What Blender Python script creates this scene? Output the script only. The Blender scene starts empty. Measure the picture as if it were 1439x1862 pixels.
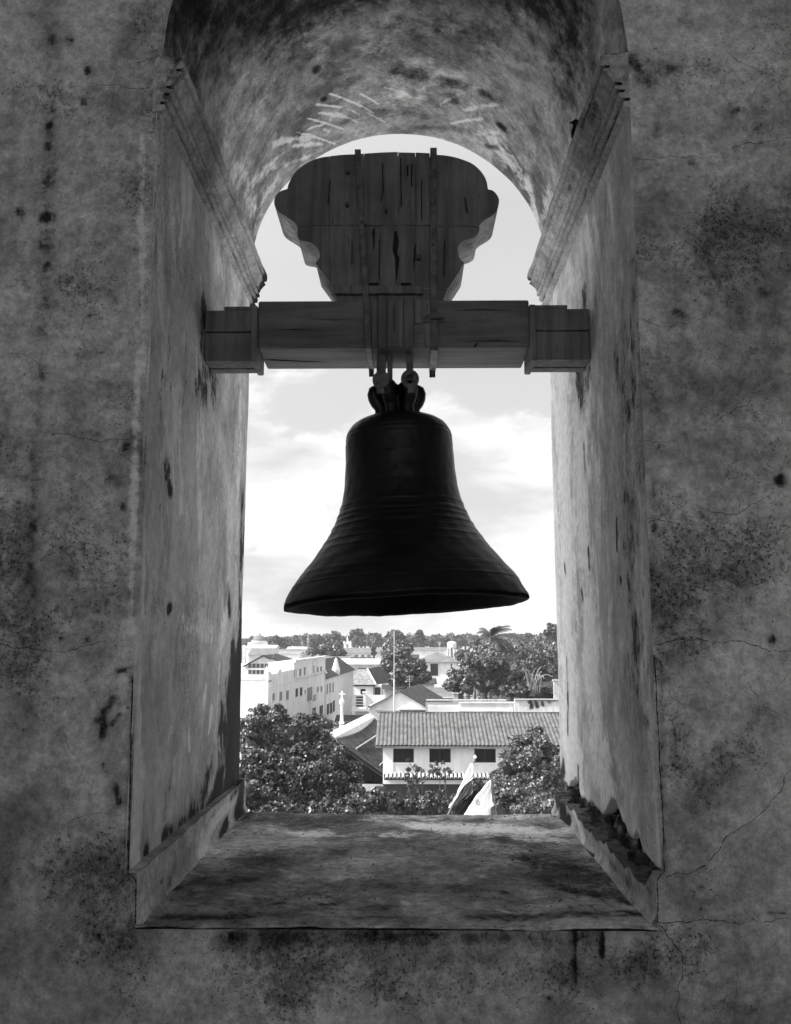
import bpy, math, random
import numpy as np
from mathutils import Vector, Matrix

random.seed(7)
RNG = np.random.default_rng(11)
R = math.radians
S = bpy.context.scene
COL = S.collection

# ------------------------------------------------------------------ camera
F, CX, CY, D = 1620.0, 719.5, 931.0, 2.18
YAW, PITCH = R(0.71755), R(8.21921)
cam_data = bpy.data.cameras.new('camera')
cam = bpy.data.objects.new('camera', cam_data)
COL.objects.link(cam)
cam_data.sensor_fit = 'HORIZONTAL'
cam_data.sensor_width = 36.0
cam_data.lens = F / 1439.0 * 36.0
cam_data.clip_start = 0.05
cam_data.clip_end = 9000.0
cam.location = (0, -D, 0)
cam.rotation_euler = (R(90) + PITCH, 0, YAW)
S.camera = cam

# ------------------------------------------------------------------ sky, sun, exposure
SUN_AZ = (-1.0, -0.22)             # horizontal direction towards the sun (left, a little behind the camera)
SUN_EL = R(43)
SKY_STRENGTH = 0.13
SUN_STRENGTH = 3.8
EXPOSURE = 0.98

S.view_settings.view_transform = 'Standard'
S.view_settings.look = 'None'
S.view_settings.exposure = EXPOSURE
S.view_settings.gamma = 1.0
S.view_settings.use_curve_mapping = False

world = bpy.data.worlds.new('World')
S.world = world
world.use_nodes = True
wt = world.node_tree
wt.nodes.clear()


def N(t, kind, **kw):
    n = t.nodes.new(kind)
    for k, v in kw.items():
        setattr(n, k, v)
    return n


def math_node(t, op, a, b=None, c=None, clamp=False):
    n = N(t, 'ShaderNodeMath', operation=op, use_clamp=clamp)
    for i, v in enumerate((a, b, c)):
        if v is None:
            continue
        if isinstance(v, (int, float)):
            n.inputs[i].default_value = v
        else:
            t.links.new(v, n.inputs[i])
    return n.outputs[0]


def smooth(t, v, lo, hi, a=0.0, b=1.0):
    n = N(t, 'ShaderNodeMapRange', interpolation_type='SMOOTHSTEP')
    t.links.new(v, n.inputs[0])
    n.inputs[1].default_value, n.inputs[2].default_value = lo, hi
    n.inputs[3].default_value, n.inputs[4].default_value = a, b
    return n.outputs[0]


def noise(t, vec, scale, detail=4.0, rough=0.55, dist=0.0):
    n = N(t, 'ShaderNodeTexNoise')
    t.links.new(vec, n.inputs['Vector'])
    n.inputs['Scale'].default_value = scale
    n.inputs['Detail'].default_value = detail
    n.inputs['Roughness'].default_value = rough
    n.inputs['Distortion'].default_value = dist
    return n.outputs['Fac']


def mapping(t, vec, scale=(1, 1, 1), loc=(0, 0, 0), rot=(0, 0, 0)):
    n = N(t, 'ShaderNodeMapping')
    t.links.new(vec, n.inputs['Vector'])
    n.inputs['Scale'].default_value = scale
    n.inputs['Location'].default_value = loc
    n.inputs['Rotation'].default_value = rot
    return n.outputs[0]


def mixf(t, f, a, b):
    n = N(t, 'ShaderNodeMix', data_type='FLOAT')
    for i, v in ((0, f), (2, a), (3, b)):
        if isinstance(v, (int, float)):
            n.inputs[i].default_value = v
        else:
            t.links.new(v, n.inputs[i])
    return n.outputs[0]


sky = N(wt, 'ShaderNodeTexSky', sky_type='NISHITA', sun_disc=False)
sky.sun_elevation = SUN_EL
sky.sun_rotation = math.atan2(SUN_AZ[0], SUN_AZ[1])
sky.air_density, sky.dust_density, sky.ozone_density = 1.0, 2.0, 1.0
bw = N(wt, 'ShaderNodeRGBToBW')
wt.links.new(sky.outputs[0], bw.inputs[0])
gen = N(wt, 'ShaderNodeTexCoord').outputs['Generated']
sep = N(wt, 'ShaderNodeSeparateXYZ')
wt.links.new(gen, sep.inputs[0])
up = sep.outputs[2]
# a cloud deck: direction projected on a flat layer, denser towards the horizon
den = math_node(wt, 'ADD', math_node(wt, 'MAXIMUM', up, 0.0), 0.16)
cmb = N(wt, 'ShaderNodeCombineXYZ')
wt.links.new(math_node(wt, 'DIVIDE', sep.outputs[0], den), cmb.inputs[0])
wt.links.new(math_node(wt, 'DIVIDE', sep.outputs[1], den), cmb.inputs[1])
wt.links.new(math_node(wt, 'MULTIPLY', up, 3.0), cmb.inputs[2])
cl = noise(wt, mapping(wt, gen, (5.5, 5.5, 8.5), (3.1, 0.3, 1.7)), 1.0, 10.0, 0.58, 0.1)
band = smooth(wt, up, 0.21, 0.34, 0.15, -0.16)          # cumulus bank low down, thin veil higher up
cov = smooth(wt, math_node(wt, 'ADD', cl, band), 0.485, 0.555)
shade = noise(wt, mapping(wt, gen, (5.0, 5.0, 15.0), (0.4, 2.2, 0.0)), 1.0, 8.0, 0.55, 0.2)
cbright = smooth(wt, shade, 0.36, 0.60, 3.0, 4.25)
# a thin bright veil lies over the clear sky
veil = smooth(wt, noise(wt, mapping(wt, cmb.outputs[0], (0.5, 0.8, 1.5), (5.0, 1.0, 0.0)), 1.0, 4.0, 0.5), 0.3, 0.7, 0.62, 0.90)
# ... and scatters forward, so it is brighter round the sun
sdir = (math.cos(SUN_EL) * SUN_AZ[0] / math.hypot(*SUN_AZ), math.cos(SUN_EL) * SUN_AZ[1] / math.hypot(*SUN_AZ), math.sin(SUN_EL))
dt = N(wt, 'ShaderNodeVectorMath', operation='DOT_PRODUCT')
wt.links.new(gen, dt.inputs[0])
dt.inputs[1].default_value = sdir
glow = math_node(wt, 'POWER', math_node(wt, 'MAXIMUM', dt.outputs['Value'], 0.0), 3.0)
vb = math_node(wt, 'MULTIPLY_ADD', glow, 15.0, 3.05)
skyv = mixf(wt, veil, bw.outputs[0], vb)
val = mixf(wt, cov, skyv, cbright)
bg = N(wt, 'ShaderNodeBackground')
wt.links.new(val, bg.inputs[0])
bg.inputs[1].default_value = SKY_STRENGTH
wo = N(wt, 'ShaderNodeOutputWorld')
wt.links.new(bg.outputs[0], wo.inputs[0])

sun_data = bpy.data.lights.new('sun', 'SUN')
sun_data.energy = SUN_STRENGTH
sun_data.angle = R(0.6)
sun_data.color = (1.0, 0.99, 0.975)
sun = bpy.data.objects.new('sun', sun_data)
COL.objects.link(sun)
az = Vector((SUN_AZ[0], SUN_AZ[1], 0)).normalized()
to_sun = Vector((az.x * math.cos(SUN_EL), az.y * math.cos(SUN_EL), math.sin(SUN_EL)))
sun.rotation_euler = to_sun.to_track_quat('Z', 'Y').to_euler()
sun.location = (-30, -20, 40)

cy = S.cycles
cy.use_denoising = True
cy.max_bounces = 7
cy.diffuse_bounces = 5
cy.glossy_bounces = 2
cy.transmission_bounces = 2
cy.use_adaptive_sampling = True
cy.adaptive_threshold = 0.025
cy.volume_bounces = 0
cy.transparent_max_bounces = 8
cy.caustics_reflective = cy.caustics_refractive = False

# ------------------------------------------------------------------ sight lines (to measure the place from the picture)
_f = np.array([-math.sin(YAW) * math.cos(PITCH), math.cos(YAW) * math.cos(PITCH), math.sin(PITCH)])
_r = np.array([math.cos(YAW), math.sin(YAW), 0.0])
_u = np.cross(_r, _f)
_c = np.array([0.0, -D, 0.0])


def ray(px, py):
    return _f + _r * ((px - CX) / F) - _u * ((py - CY) / F)


def at(px, py, Y):
    d = ray(px, py)
    return _c + d * ((Y + D) / d[1])


def atx(px, py, X):
    d = ray(px, py)
    return _c + d * (X / d[0])


def atz(px, py, Z):
    d = ray(px, py)
    return _c + d * (Z / d[2])


# ------------------------------------------------------------------ object helpers
def tag(o, label=None, cat=None, group=None, kind=None):
    for k, v in (('label', label), ('category', cat), ('group', group), ('kind', kind)):
        if v:
            o[k] = v
    return o


def empty(name, loc=(0, 0, 0), rz=0.0, label=None, cat=None, group=None, kind=None):
    o = bpy.data.objects.new(name, None)
    o.empty_display_size = 0.1
    COL.objects.link(o)
    o.location = loc
    o.rotation_euler = (0, 0, rz)
    return tag(o, label, cat, group, kind)


def raw_mesh(name, V, Fc, mat, smooth_=False):
    me = bpy.data.meshes.new(name)
    V = np.asarray(V, dtype=np.float32).reshape(-1, 3)
    if isinstance(Fc, np.ndarray) and Fc.ndim == 2:
        n, k = Fc.shape
        me.vertices.add(len(V))
        me.vertices.foreach_set('co', V.ravel())
        me.loops.add(n * k)
        me.loops.foreach_set('vertex_index', Fc.astype(np.int32).ravel())
        me.polygons.add(n)
        me.polygons.foreach_set('loop_start', np.arange(0, n * k, k, dtype=np.int32))
        me.polygons.foreach_set('loop_total', np.full(n, k, dtype=np.int32))
        me.update(calc_edges=True)
    else:
        me.from_pydata([tuple(map(float, v)) for v in V], [], [tuple(map(int, f)) for f in Fc])
        me.update()
    if mat:
        me.materials.append(mat)
    if smooth_:
        me.polygons.foreach_set('use_smooth', np.ones(len(me.polygons), dtype=bool))
    return me


def link(name, me, parent=None):
    o = bpy.data.objects.new(name, me)
    COL.objects.link(o)
    if parent is not None:
        o.parent = parent
    return o


def bevel(o, w, seg=2, angle=35):
    m = o.modifiers.new('bevel', 'BEVEL')
    m.width, m.segments, m.limit_method, m.angle_limit = w, seg, 'ANGLE', R(angle)
    return o


class MB:
    """collects shapes into ONE mesh"""

    def __init__(self):
        self.v, self.f = [], []

    def add(self, V, Fc):
        n = len(self.v)
        self.v.extend([tuple(map(float, p)) for p in V])
        self.f.extend([tuple(i + n for i in f) for f in Fc])
        return self

    def box(self, x0, x1, y0, y1, z0, z1, M=None, taper=1.0):
        cx_, cy_ = (x0 + x1) / 2, (y0 + y1) / 2
        V = [(x, y, z) for z in (z0, z1) for (x, y) in ((x0, y0), (x1, y0), (x1, y1), (x0, y1))]
        if taper != 1.0:
            V = V[:4] + [(cx_ + (x - cx_) * taper, cy_ + (y - cy_) * taper, z) for x, y, z in V[4:]]
        if M is not None:
            V = [M @ Vector(p) for p in V]
        return self.add(V, [(3, 2, 1, 0), (4, 5, 6, 7), (0, 1, 5, 4), (1, 2, 6, 5), (2, 3, 7, 6), (3, 0, 4, 7)])

    def prism(self, poly, axis, a, b):
        """poly: 2-D points; axis 'y' -> poly is (x,z), extruded a..b in y; 'x' -> (y,z); 'z' -> (x,y)"""
        def put(p, t):
            return {'y': (p[0], t, p[1]), 'x': (t, p[0], p[1]), 'z': (p[0], p[1], t)}[axis]
        n = len(poly)
        V = [put(p, a) for p in poly] + [put(p, b) for p in poly]
        Fc = [tuple(range(n - 1, -1, -1)), tuple(range(n, 2 * n))]
        Fc += [(i, (i + 1) % n, n + (i + 1) % n, n + i) for i in range(n)]
        return self.add(V, Fc)

    def tube(self, pts, r, seg=8, cap=True):
        pts = [Vector(p) for p in pts]
        rr = r if hasattr(r, '__len__') else [r] * len(pts)
        V, Fc = [], []
        t0 = (pts[1] - pts[0]).normalized()
        ref = Vector((0, 0, 1)) if abs(t0.z) < 0.9 else Vector((1, 0, 0))
        n1 = t0.cross(ref).normalized()
        for i, p in enumerate(pts):
            t = (pts[min(i + 1, len(pts) - 1)] - pts[max(i - 1, 0)]).normalized()
            n1 = (n1 - t * n1.dot(t)).normalized()
            n2 = t.cross(n1)
            for k in range(seg):
                a = 2 * math.pi * k / seg
                V.append(p + (n1 * math.cos(a) + n2 * math.sin(a)) * rr[i])
        for i in range(len(pts) - 1):
            for k in range(seg):
                Fc.append((i * seg + k, i * seg + (k + 1) % seg, (i + 1) * seg + (k + 1) % seg, (i + 1) * seg + k))
        if cap:
            Fc.append(tuple(range(seg - 1, -1, -1)))
            Fc.append(tuple((len(pts) - 1) * seg + k for k in range(seg)))
        return self.add(V, Fc)

    def lathe(self, prof, seg=64, M=None, cx_=0.0, cy_=0.0):
        V, Fc = [], []
        for r_, z in prof:
            for k in range(seg):
                a = 2 * math.pi * k / seg
                V.append((cx_ + r_ * math.cos(a), cy_ + r_ * math.sin(a), z))
        if M is not None:
            V = [M @ Vector(p) for p in V]
        for i in range(len(prof) - 1):
            for k in range(seg):
                Fc.append((i * seg + k, i * seg + (k + 1) % seg, (i + 1) * seg + (k + 1) % seg, (i + 1) * seg + k))
        return self.add(V, Fc)

    def build(self, name, mat, parent=None, smooth_=False):
        return link(name, raw_mesh(name, self.v, self.f, mat, smooth_), parent)


def hnoise(x, y, seed=0, freq=1.0, octv=4):
    """cheap smooth random field from sums of sines (numpy)"""
    g = np.random.default_rng(100 + seed)
    out, amp, tot = 0.0, 1.0, 0.0
    for o in range(octv):
        for _ in range(5):
            a = g.uniform(0, 2 * math.pi)
            k = freq * (2 ** o) * g.uniform(0.6, 1.4)
            out = out + amp * np.sin(k * (x * math.cos(a) + y * math.sin(a)) + g.uniform(0, 6.28))
        tot += amp * 1.9
        amp *= 0.55
    return out / tot


# ------------------------------------------------------------------ materials (the picture is black and white: every colour is a grey)
def new_mat(name):
    m = bpy.data.materials.new(name)
    m.use_nodes = True
    t = m.node_tree
    p = t.nodes['Principled BSDF']
    return m, t, p


def grey(v):
    return (v, v, v, 1.0)


def setcol(t, p, v):
    c = N(t, 'ShaderNodeCombineColor')
    for i in range(3):
        t.links.new(v, c.inputs[i])
    t.links.new(c.outputs[0], p.inputs['Base Color'])


def plain(name, v, rough=0.7, var=0.25, scale=6.0, spec=0.3, metal=0.0, streak=1.0, island=0.0, bump=0.0):
    m, t, p = new_mat(name)
    co = N(t, 'ShaderNodeTexCoord').outputs['Object']
    n1 = noise(t, mapping(t, co, (1, 1, 1.0 / streak)), scale, 6.0, 0.6)
    f = smooth(t, n1, 0.3, 0.7, 1 - var, 1 + var)
    if island:
        g = N(t, 'ShaderNodeNewGeometry').outputs['Random Per Island']
        f = math_node(t, 'MULTIPLY', f, smooth(t, g, 0, 1, 1 - island, 1 + island))
    setcol(t, p, math_node(t, 'MULTIPLY', f, v))
    p.inputs['Roughness'].default_value = rough
    p.inputs['Specular IOR Level'].default_value = spec
    p.inputs['Metallic'].default_value = metal
    if bump:
        b = N(t, 'ShaderNodeBump')
        b.inputs['Distance'].default_value = bump
        t.links.new(n1, b.inputs['Height'])
        t.links.new(b.outputs[0], p.inputs['Normal'])
    return m


def plaster(name, lo, hi, streak=1.0, speckle=0.5, seed=0.0, bump=0.004, peel=0.0, scale=1.0, light=0.62, fleck=0.0, grain=1.0, edge=(0.36, 0.76)):
    """old limewash: broad tone, patches, mould speckle; stains and painted light and shade come from a vertex attribute (R dark, G bare lime and skylight, B speckle)"""
    m, t, p = new_mat(name)
    co = N(t, 'ShaderNodeTexCoord').outputs['Object']
    st = mapping(t, co, (1, 1, 1.0 / streak), (seed, seed * 1.7, seed * 0.6))
    is_ = mapping(t, co, (1, 1, 1), (seed * 2.1, seed, seed * 1.3))
    at_ = N(t, 'ShaderNodeAttribute', attribute_name='stain')
    sc = N(t, 'ShaderNodeSeparateColor')
    t.links.new(at_.outputs['Color'], sc.inputs[0])
    sr, sg, sb = sc.outputs
    n1 = noise(t, st, 1.7 * scale, 8.0, 0.62, 0.4)
    n2 = noise(t, mapping(t, co, (1, 1, 1.0 / max(1.0, streak * 0.55)), (seed, seed * 1.7, seed * 0.6)), 7.0 * scale, 10.0, 0.70, 0.25)
    n3 = noise(t, is_, 38.0, 6.0, 0.7)
    n4 = noise(t, is_, 120.0, 4.0, 0.75)
    tone = math_node(t, 'ADD', math_node(t, 'MULTIPLY', n1, 0.5), math_node(t, 'MULTIPLY', n2, 0.5))
    c = smooth(t, tone, 0.37, 0.63, lo, hi)
    # flaked coats: hard-edged lighter / darker layers
    if peel:
        pl = smooth(t, noise(t, st, 3.1 * scale, 10.0, 0.66, 0.8), 0.53, 0.555)
        c = math_node(t, 'MULTIPLY', c, mixf(t, pl, 1.0, 1.0 + peel))
        pl2 = smooth(t, noise(t, mapping(t, st, (1, 1, 1), (7, 3, 1)), 5.3 * scale, 10.0, 0.7, 0.6), 0.57, 0.60)
        c = math_node(t, 'MULTIPLY', c, mixf(t, pl2, 1.0, 1.0 - peel * 0.6))
    # grain
    c = math_node(t, 'MULTIPLY', c, smooth(t, n3, 0.3, 0.7, 1 - 0.30 * grain, 1 + 0.24 * grain))
    c = math_node(t, 'MULTIPLY', c, smooth(t, n4, 0.3, 0.7, 1 - 0.16 * grain, 1 + 0.14 * grain))
    # mould speckle gathers in patches
    patch = math_node(t, 'ADD', smooth(t, noise(t, is_, 2.6, 6.0, 0.6), 0.46, 0.66, 0.0, 0.75), math_node(t, 'MULTIPLY', sb, 0.55))
    sp = math_node(t, 'ADD', math_node(t, 'MULTIPLY_ADD', n4, 0.35, math_node(t, 'MULTIPLY', noise(t, is_, 46.0, 12.0, 0.86), 0.65)), math_node(t, 'MULTIPLY', patch, 0.105 * speckle * 2))
    spm = smooth(t, sp, 0.56, 0.72)
    c = math_node(t, 'MULTIPLY', c, mixf(t, spm, 1.0, 0.30))
    # crumbled pits: little round holes, crowded where the coat has decayed
    vo = N(t, 'ShaderNodeTexVoronoi', feature='F1')
    wj = N(t, 'ShaderNodeTexNoise')
    t.links.new(is_, wj.inputs['Vector'])
    wj.inputs['Scale'].default_value = 150.0
    wj.inputs['Detail'].default_value = 3.0
    wa = N(t, 'ShaderNodeVectorMath', operation='MULTIPLY_ADD')
    t.links.new(wj.outputs['Color'], wa.inputs[0])
    wa.inputs[1].default_value = (0.016, 0.016, 0.016)
    t.links.new(is_, wa.inputs[2])
    t.links.new(wa.outputs[0], vo.inputs['Vector'])
    vo.inputs['Scale'].default_value = 150.0
    vr = N(t, 'ShaderNodeSeparateColor')
    t.links.new(vo.outputs['Color'], vr.inputs[0])
    rad = math_node(t, 'MULTIPLY', math_node(t, 'MULTIPLY', vr.outputs[0], vr.outputs[0]), math_node(t, 'MULTIPLY_ADD', patch, 0.30, 0.10))
    pit = smooth(t, math_node(t, 'SUBTRACT', vo.outputs['Distance'], math_node(t, 'MULTIPLY', rad, 1.0 + speckle)), -0.06, 0.03, 1.0, 0.0)
    c = math_node(t, 'MULTIPLY', c, mixf(t, pit, 1.0, 0.25))
    # pinholes everywhere
    ph = smooth(t, noise(t, mapping(t, is_, (1, 1, 1), (3, 9, 5)), 90.0, 2.0, 0.5), 0.715, 0.74)
    c = math_node(t, 'MULTIPLY', c, mixf(t, ph, 1.0, 0.35))
    if fleck:
        fl = noise(t, mapping(t, co, (24, 36, 24)), 2.4, 8.0, 0.74)
        c = math_node(t, 'MULTIPLY', c, mixf(t, smooth(t, fl, 0.55, 0.66), 1.0, 0.22))
        c = math_node(t, 'MULTIPLY', c, mixf(t, smooth(t, fl, 0.26, 0.38), 1.5, 1.0))
    # bare lime patches and painted skylight
    brk = math_node(t, 'ADD', math_node(t, 'MULTIPLY', n2, 0.9), math_node(t, 'MULTIPLY', n3, 0.4))
    lm = smooth(t, math_node(t, 'ADD', sg, math_node(t, 'MULTIPLY', math_node(t, 'SUBTRACT', brk, 0.65), 1.6)), 0.34, 0.70)
    lm = math_node(t, 'MULTIPLY', lm, smooth(t, sg, 0.02, 0.2))
    c = mixf(t, lm, c, math_node(t, 'MULTIPLY', smooth(t, n3, 0.2, 0.8, 0.75, 1.1), light))
    # stains and painted shade
    nst = noise(t, mapping(t, co, (1, 1, 1.0 / max(1.0, streak * 0.7)), (5 + seed, 5, 5)), 16.0, 10.0, 0.74)
    dm = smooth(t, math_node(t, 'ADD', sr, math_node(t, 'MULTIPLY', math_node(t, 'SUBTRACT', nst, 0.5), 1.7)), edge[0], edge[1])
    dm = math_node(t, 'MULTIPLY', dm, smooth(t, sr, 0.02, 0.3))
    soft = math_node(t, 'MULTIPLY', sr, 0.55)
    c = math_node(t, 'MULTIPLY', c, math_node(t, 'SUBTRACT', 1.0, soft, clamp=True))
    c = mixf(t, math_node(t, 'MULTIPLY', dm, 0.95), c, 0.010)
    setcol(t, p, c)
    p.inputs['Roughness'].default_value = 0.9
    p.inputs['Specular IOR Level'].default_value = 0.15
    h = math_node(t, 'ADD', math_node(t, 'MULTIPLY', n2, 1.0), math_node(t, 'MULTIPLY', n3, 0.45))
    h = math_node(t, 'SUBTRACT', h, math_node(t, 'MULTIPLY', math_node(t, 'MAXIMUM', spm, pit), 0.40))
    h = math_node(t, 'ADD', h, math_node(t, 'MULTIPLY', n4, 0.15))
    b = N(t, 'ShaderNodeBump')
    b.inputs['Strength'].default_value = 0.9
    b.inputs['Distance'].default_value = bump
    t.links.new(h, b.inputs['Height'])
    t.links.new(b.outputs[0], p.inputs['Normal'])
    return m


def wood(name, lo, hi, axis='z', rough=0.75):
    m, t, p = new_mat(name)
    co = N(t, 'ShaderNodeTexCoord').outputs['Object']
    s = {'z': (14, 14, 0.9), 'x': (0.9, 14, 14)}[axis]
    g1 = noise(t, mapping(t, co, s), 2.2, 8.0, 0.65, 0.6)
    g2 = noise(t, mapping(t, co, tuple(q * 3 for q in s)), 3.0, 5.0, 0.7)
    pt = noise(t, co, 5.0, 6.0, 0.6)
    c = smooth(t, math_node(t, 'ADD', math_node(t, 'MULTIPLY', g1, 0.6), math_node(t, 'MULTIPLY', pt, 0.4)), 0.35, 0.65, lo, hi)
    crack = smooth(t, g2, 0.64, 0.70)
    c = math_node(t, 'MULTIPLY', c, mixf(t, crack, 1.0, 0.2))
    setcol(t, p, c)
    p.inputs['Roughness'].default_value = rough
    p.inputs['Specular IOR Level'].default_value = 0.25
    b = N(t, 'ShaderNodeBump')
    b.inputs['Distance'].default_value = 0.003
    b.inputs['Strength'].default_value = 0.7
    t.links.new(math_node(t, 'SUBTRACT', g1, math_node(t, 'MULTIPLY', crack, 0.8)), b.inputs['Height'])
    t.links.new(b.outputs[0], p.inputs['Normal'])
    return m


def leaf_mat(name, v, var=0.5, trans=0.25, rough=0.45):
    m, t, p = new_mat(name)
    g = N(t, 'ShaderNodeNewGeometry').outputs['Random Per Island']
    c = math_node(t, 'MULTIPLY', smooth(t, g, 0, 1, 1 - var, 1 + var), v)
    setcol(t, p, c)
    p.inputs['Roughness'].default_value = rough
    p.inputs['Specular IOR Level'].default_value = 0.9
    tr = N(t, 'ShaderNodeBsdfTranslucent')
    cc = N(t, 'ShaderNodeCombineColor')
    for i in range(3):
        t.links.new(c, cc.inputs[i])
    t.links.new(cc.outputs[0], tr.inputs[0])
    mx = N(t, 'ShaderNodeMixShader')
    mx.inputs[0].default_value = trans
    t.links.new(p.outputs[0], mx.inputs[1])
    t.links.new(tr.outputs[0], mx.inputs[2])
    t.links.new(mx.outputs[0], t.nodes['Material Output'].inputs[0])
    return m


M_WALL = plaster('wall_plaster', 0.24, 0.70, 1.0, 0.75, 0.0, 0.005, light=0.80)
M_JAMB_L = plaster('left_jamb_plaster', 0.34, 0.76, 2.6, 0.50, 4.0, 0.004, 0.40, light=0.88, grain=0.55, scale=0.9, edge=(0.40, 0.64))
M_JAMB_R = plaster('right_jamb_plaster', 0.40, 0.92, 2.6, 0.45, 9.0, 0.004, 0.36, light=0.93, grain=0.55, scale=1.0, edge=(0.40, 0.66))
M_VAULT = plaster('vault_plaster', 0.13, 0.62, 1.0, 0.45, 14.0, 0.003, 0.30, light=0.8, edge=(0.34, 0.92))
M_CORN = plaster('cornice_plaster', 0.24, 0.56, 1.0, 0.35, 21.0, 0.003, 0.2)
M_SILL = plaster('sill_cement', 0.14, 0.60, 1.0, 0.95, 27.0, 0.006, 0.25, light=0.85, fleck=1.0)
M_KERB = plaster('kerb_plaster', 0.32, 0.60, 1.0, 0.25, 33.0, 0.003, 0.15, light=0.7)
M_ROOM = plaster('room_plaster', 0.40, 0.62, 1.0, 0.3, 41.0, 0.004)
M_FLOOR = plain('dusty_floor_boards', 0.07, 0.8, 0.3, 4.0, 0.2)
M_RUBBLE = plain('broken_masonry', 0.022, 0.95, 0.6, 22.0, 0.1, bump=0.01)
M_CORE = plaster('broken_masonry_core', 0.006, 0.085, 1.0, 0.9, 61.0, 0.008, 0.5, scale=2.2)
M_LUMP = plain('loose_mortar', 0.16, 0.95, 0.6, 30.0, 0.1, bump=0.006)
M_CRACK = plain('crack_shadow', 0.02, 1.0, 0.3, 10.0, 0.0)
M_WOOD = wood('weathered_wood', 0.09, 0.21, 'z')
M_BEAM = wood('beam_wood', 0.09, 0.19, 'x')
M_LIT_PAINT = plaster('lit_flaking_paint', 0.30, 0.62, 1.0, 0.9, 55.0, 0.002, 0.3)
M_IRON = plain('rusty_iron', 0.10, 0.6, 0.5, 30.0, 0.4, bump=0.002)
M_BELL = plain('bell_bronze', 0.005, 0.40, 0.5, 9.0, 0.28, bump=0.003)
M_BELL_IN = plain('bell_inside', 0.008, 0.9, 0.3, 9.0, 0.05)
M_WHITE = plain('white_limewash', 0.82, 0.8, 0.11, 0.8, 0.2, streak=3)
M_PALE = plain('pale_limewash', 0.74, 0.8, 0.12, 0.9, 0.2, streak=3)
M_CREAM = plain('grey_limewash', 0.50, 0.8, 0.14, 0.7, 0.2, streak=3)
M_DARK = plain('dark_opening', 0.012, 0.6, 0.3, 2.0, 0.2)
M_SHUTTER = plain('grey_shutter', 0.22, 0.6, 0.2, 4.0, 0.2)
M_SHEET = plain('cement_roof_sheet', 0.11, 0.75, 0.32, 1.6, 0.2, island=0.16, streak=2)
M_TILE = plain('old_clay_tile', 0.055, 0.85, 0.5, 1.3, 0.2, island=0.45)
M_TILEL = plain('pale_clay_tile', 0.20, 0.85, 0.35, 1.3, 0.2, island=0.4)
M_ROOFD = plain('dark_roof', 0.04, 0.8, 0.3, 0.6, 0.2)
M_ROOFG = plain('grey_roof', 0.15, 0.8, 0.25, 0.5, 0.2)
M_GROUND = plain('dry_ground', 0.30, 0.95, 0.45, 0.05, 0.1)
M_ROAD = plain('asphalt', 0.06, 0.9, 0.2, 0.5, 0.2)
M_BARK = plain('bark', 0.09, 0.9, 0.4, 4.0, 0.1, streak=4)
M_BRANCH = plain('pale_branch', 0.26, 0.9, 0.3, 3.0, 0.1)
M_LEAF = leaf_mat('dark_leaf', 0.034, 0.9, 0.12, 0.46)
M_LEAF2 = leaf_mat('mid_leaf', 0.066, 0.9, 0.15, 0.46)
M_LEAF3 = leaf_mat('pale_leaf', 0.115, 0.85, 0.25, 0.46)
M_LEAFF = leaf_mat('far_leaf', 0.075, 0.4, 0.2, 0.7)
M_PALM = leaf_mat('palm_leaf', 0.05, 0.4, 0.15)
M_CLOTH = plain('white_cloth', 0.80, 0.8, 0.05, 3.0, 0.2)
M_CLOTHD = plain('dark_cloth', 0.02, 0.8, 0.2, 3.0, 0.2)
M_CLOTHM = plain('mid_cloth', 0.16, 0.8, 0.2, 3.0, 0.2)
M_POLE = plain('pale_paint', 0.62, 0.5, 0.15, 3.0, 0.4)
M_GLASS = plain('window_glass', 0.07, 0.15, 0.5, 0.9, 0.6)

# ================================================================== THE BELL TOWER
T = 1.42                    # thickness of the wall
XL, XR = -0.653, 0.592      # the two jambs
ZS = -0.651                 # top of the sill
ZK = -0.535                 # top of the kerbs beside the sill
ZI0, ZI1 = 1.400, 1.545     # impost mouldings
AX, AZ, AR = (XL + XR) / 2, 1.550, 0.6225

tower = empty('bell_tower', (0, 0, -1.6), 0,
              'stained plaster wall of a bell tower with a deep arched opening round the bell', 'tower', kind='thing')
TW = Vector((0, 0, 1.6))    # children are given in world coordinates


def child(o, parent=tower):
    """parent without moving: mesh data stays in world coordinates"""
    o.parent = parent
    o.matrix_parent_inverse = Matrix.Translation(parent.location).inverted() if parent.rotation_euler.z == 0 else parent.matrix_basis.inverted()
    return o


def paint(me, U, V, dark=(), light=(), speck=()):
    """vertex stains, painted light and shade from strokes (u0,v0,u1,v1,radius,strength)"""
    col = np.zeros((len(U), 4), dtype=np.float32)
    col[:, 3] = 1
    wob = hnoise(U, V, 3, 9.0, 3)
    for ch, lst in enumerate((dark, light, speck)):
        for (u0, v0, u1, v1, r_, s_) in lst:
            du, dv = u1 - u0, v1 - v0
            L2 = du * du + dv * dv + 1e-9
            tt = np.clip(((U - u0) * du + (V - v0) * dv) / L2, 0, 1)
            dd = np.hypot(U - u0 - tt * du, V - v0 - tt * dv) * (1 + 0.25 * wob)
            w = np.clip(1 - dd / r_, 0, 1)
            w = w * w * (3 - 2 * w) * s_
            col[:, ch] = np.maximum(col[:, ch], w)
    a = me.attributes.new('stain', 'FLOAT_COLOR', 'POINT')
    a.data.foreach_set('color', col.ravel())


def grid_faces(nu, nv, flip=False):
    i = np.arange(nu - 1)[:, None] * nv + np.arange(nv - 1)[None, :]
    q = np.stack([i, i + nv, i + nv + 1, i + 1], -1).reshape(-1, 4)
    return q[:, ::-1] if flip else q


def wall_bump(x, z):
    return 0.0022 * hnoise(x, z, 1, 4.0, 4) + 0.0007 * hnoise(x, z, 2, 40.0, 2)


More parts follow.
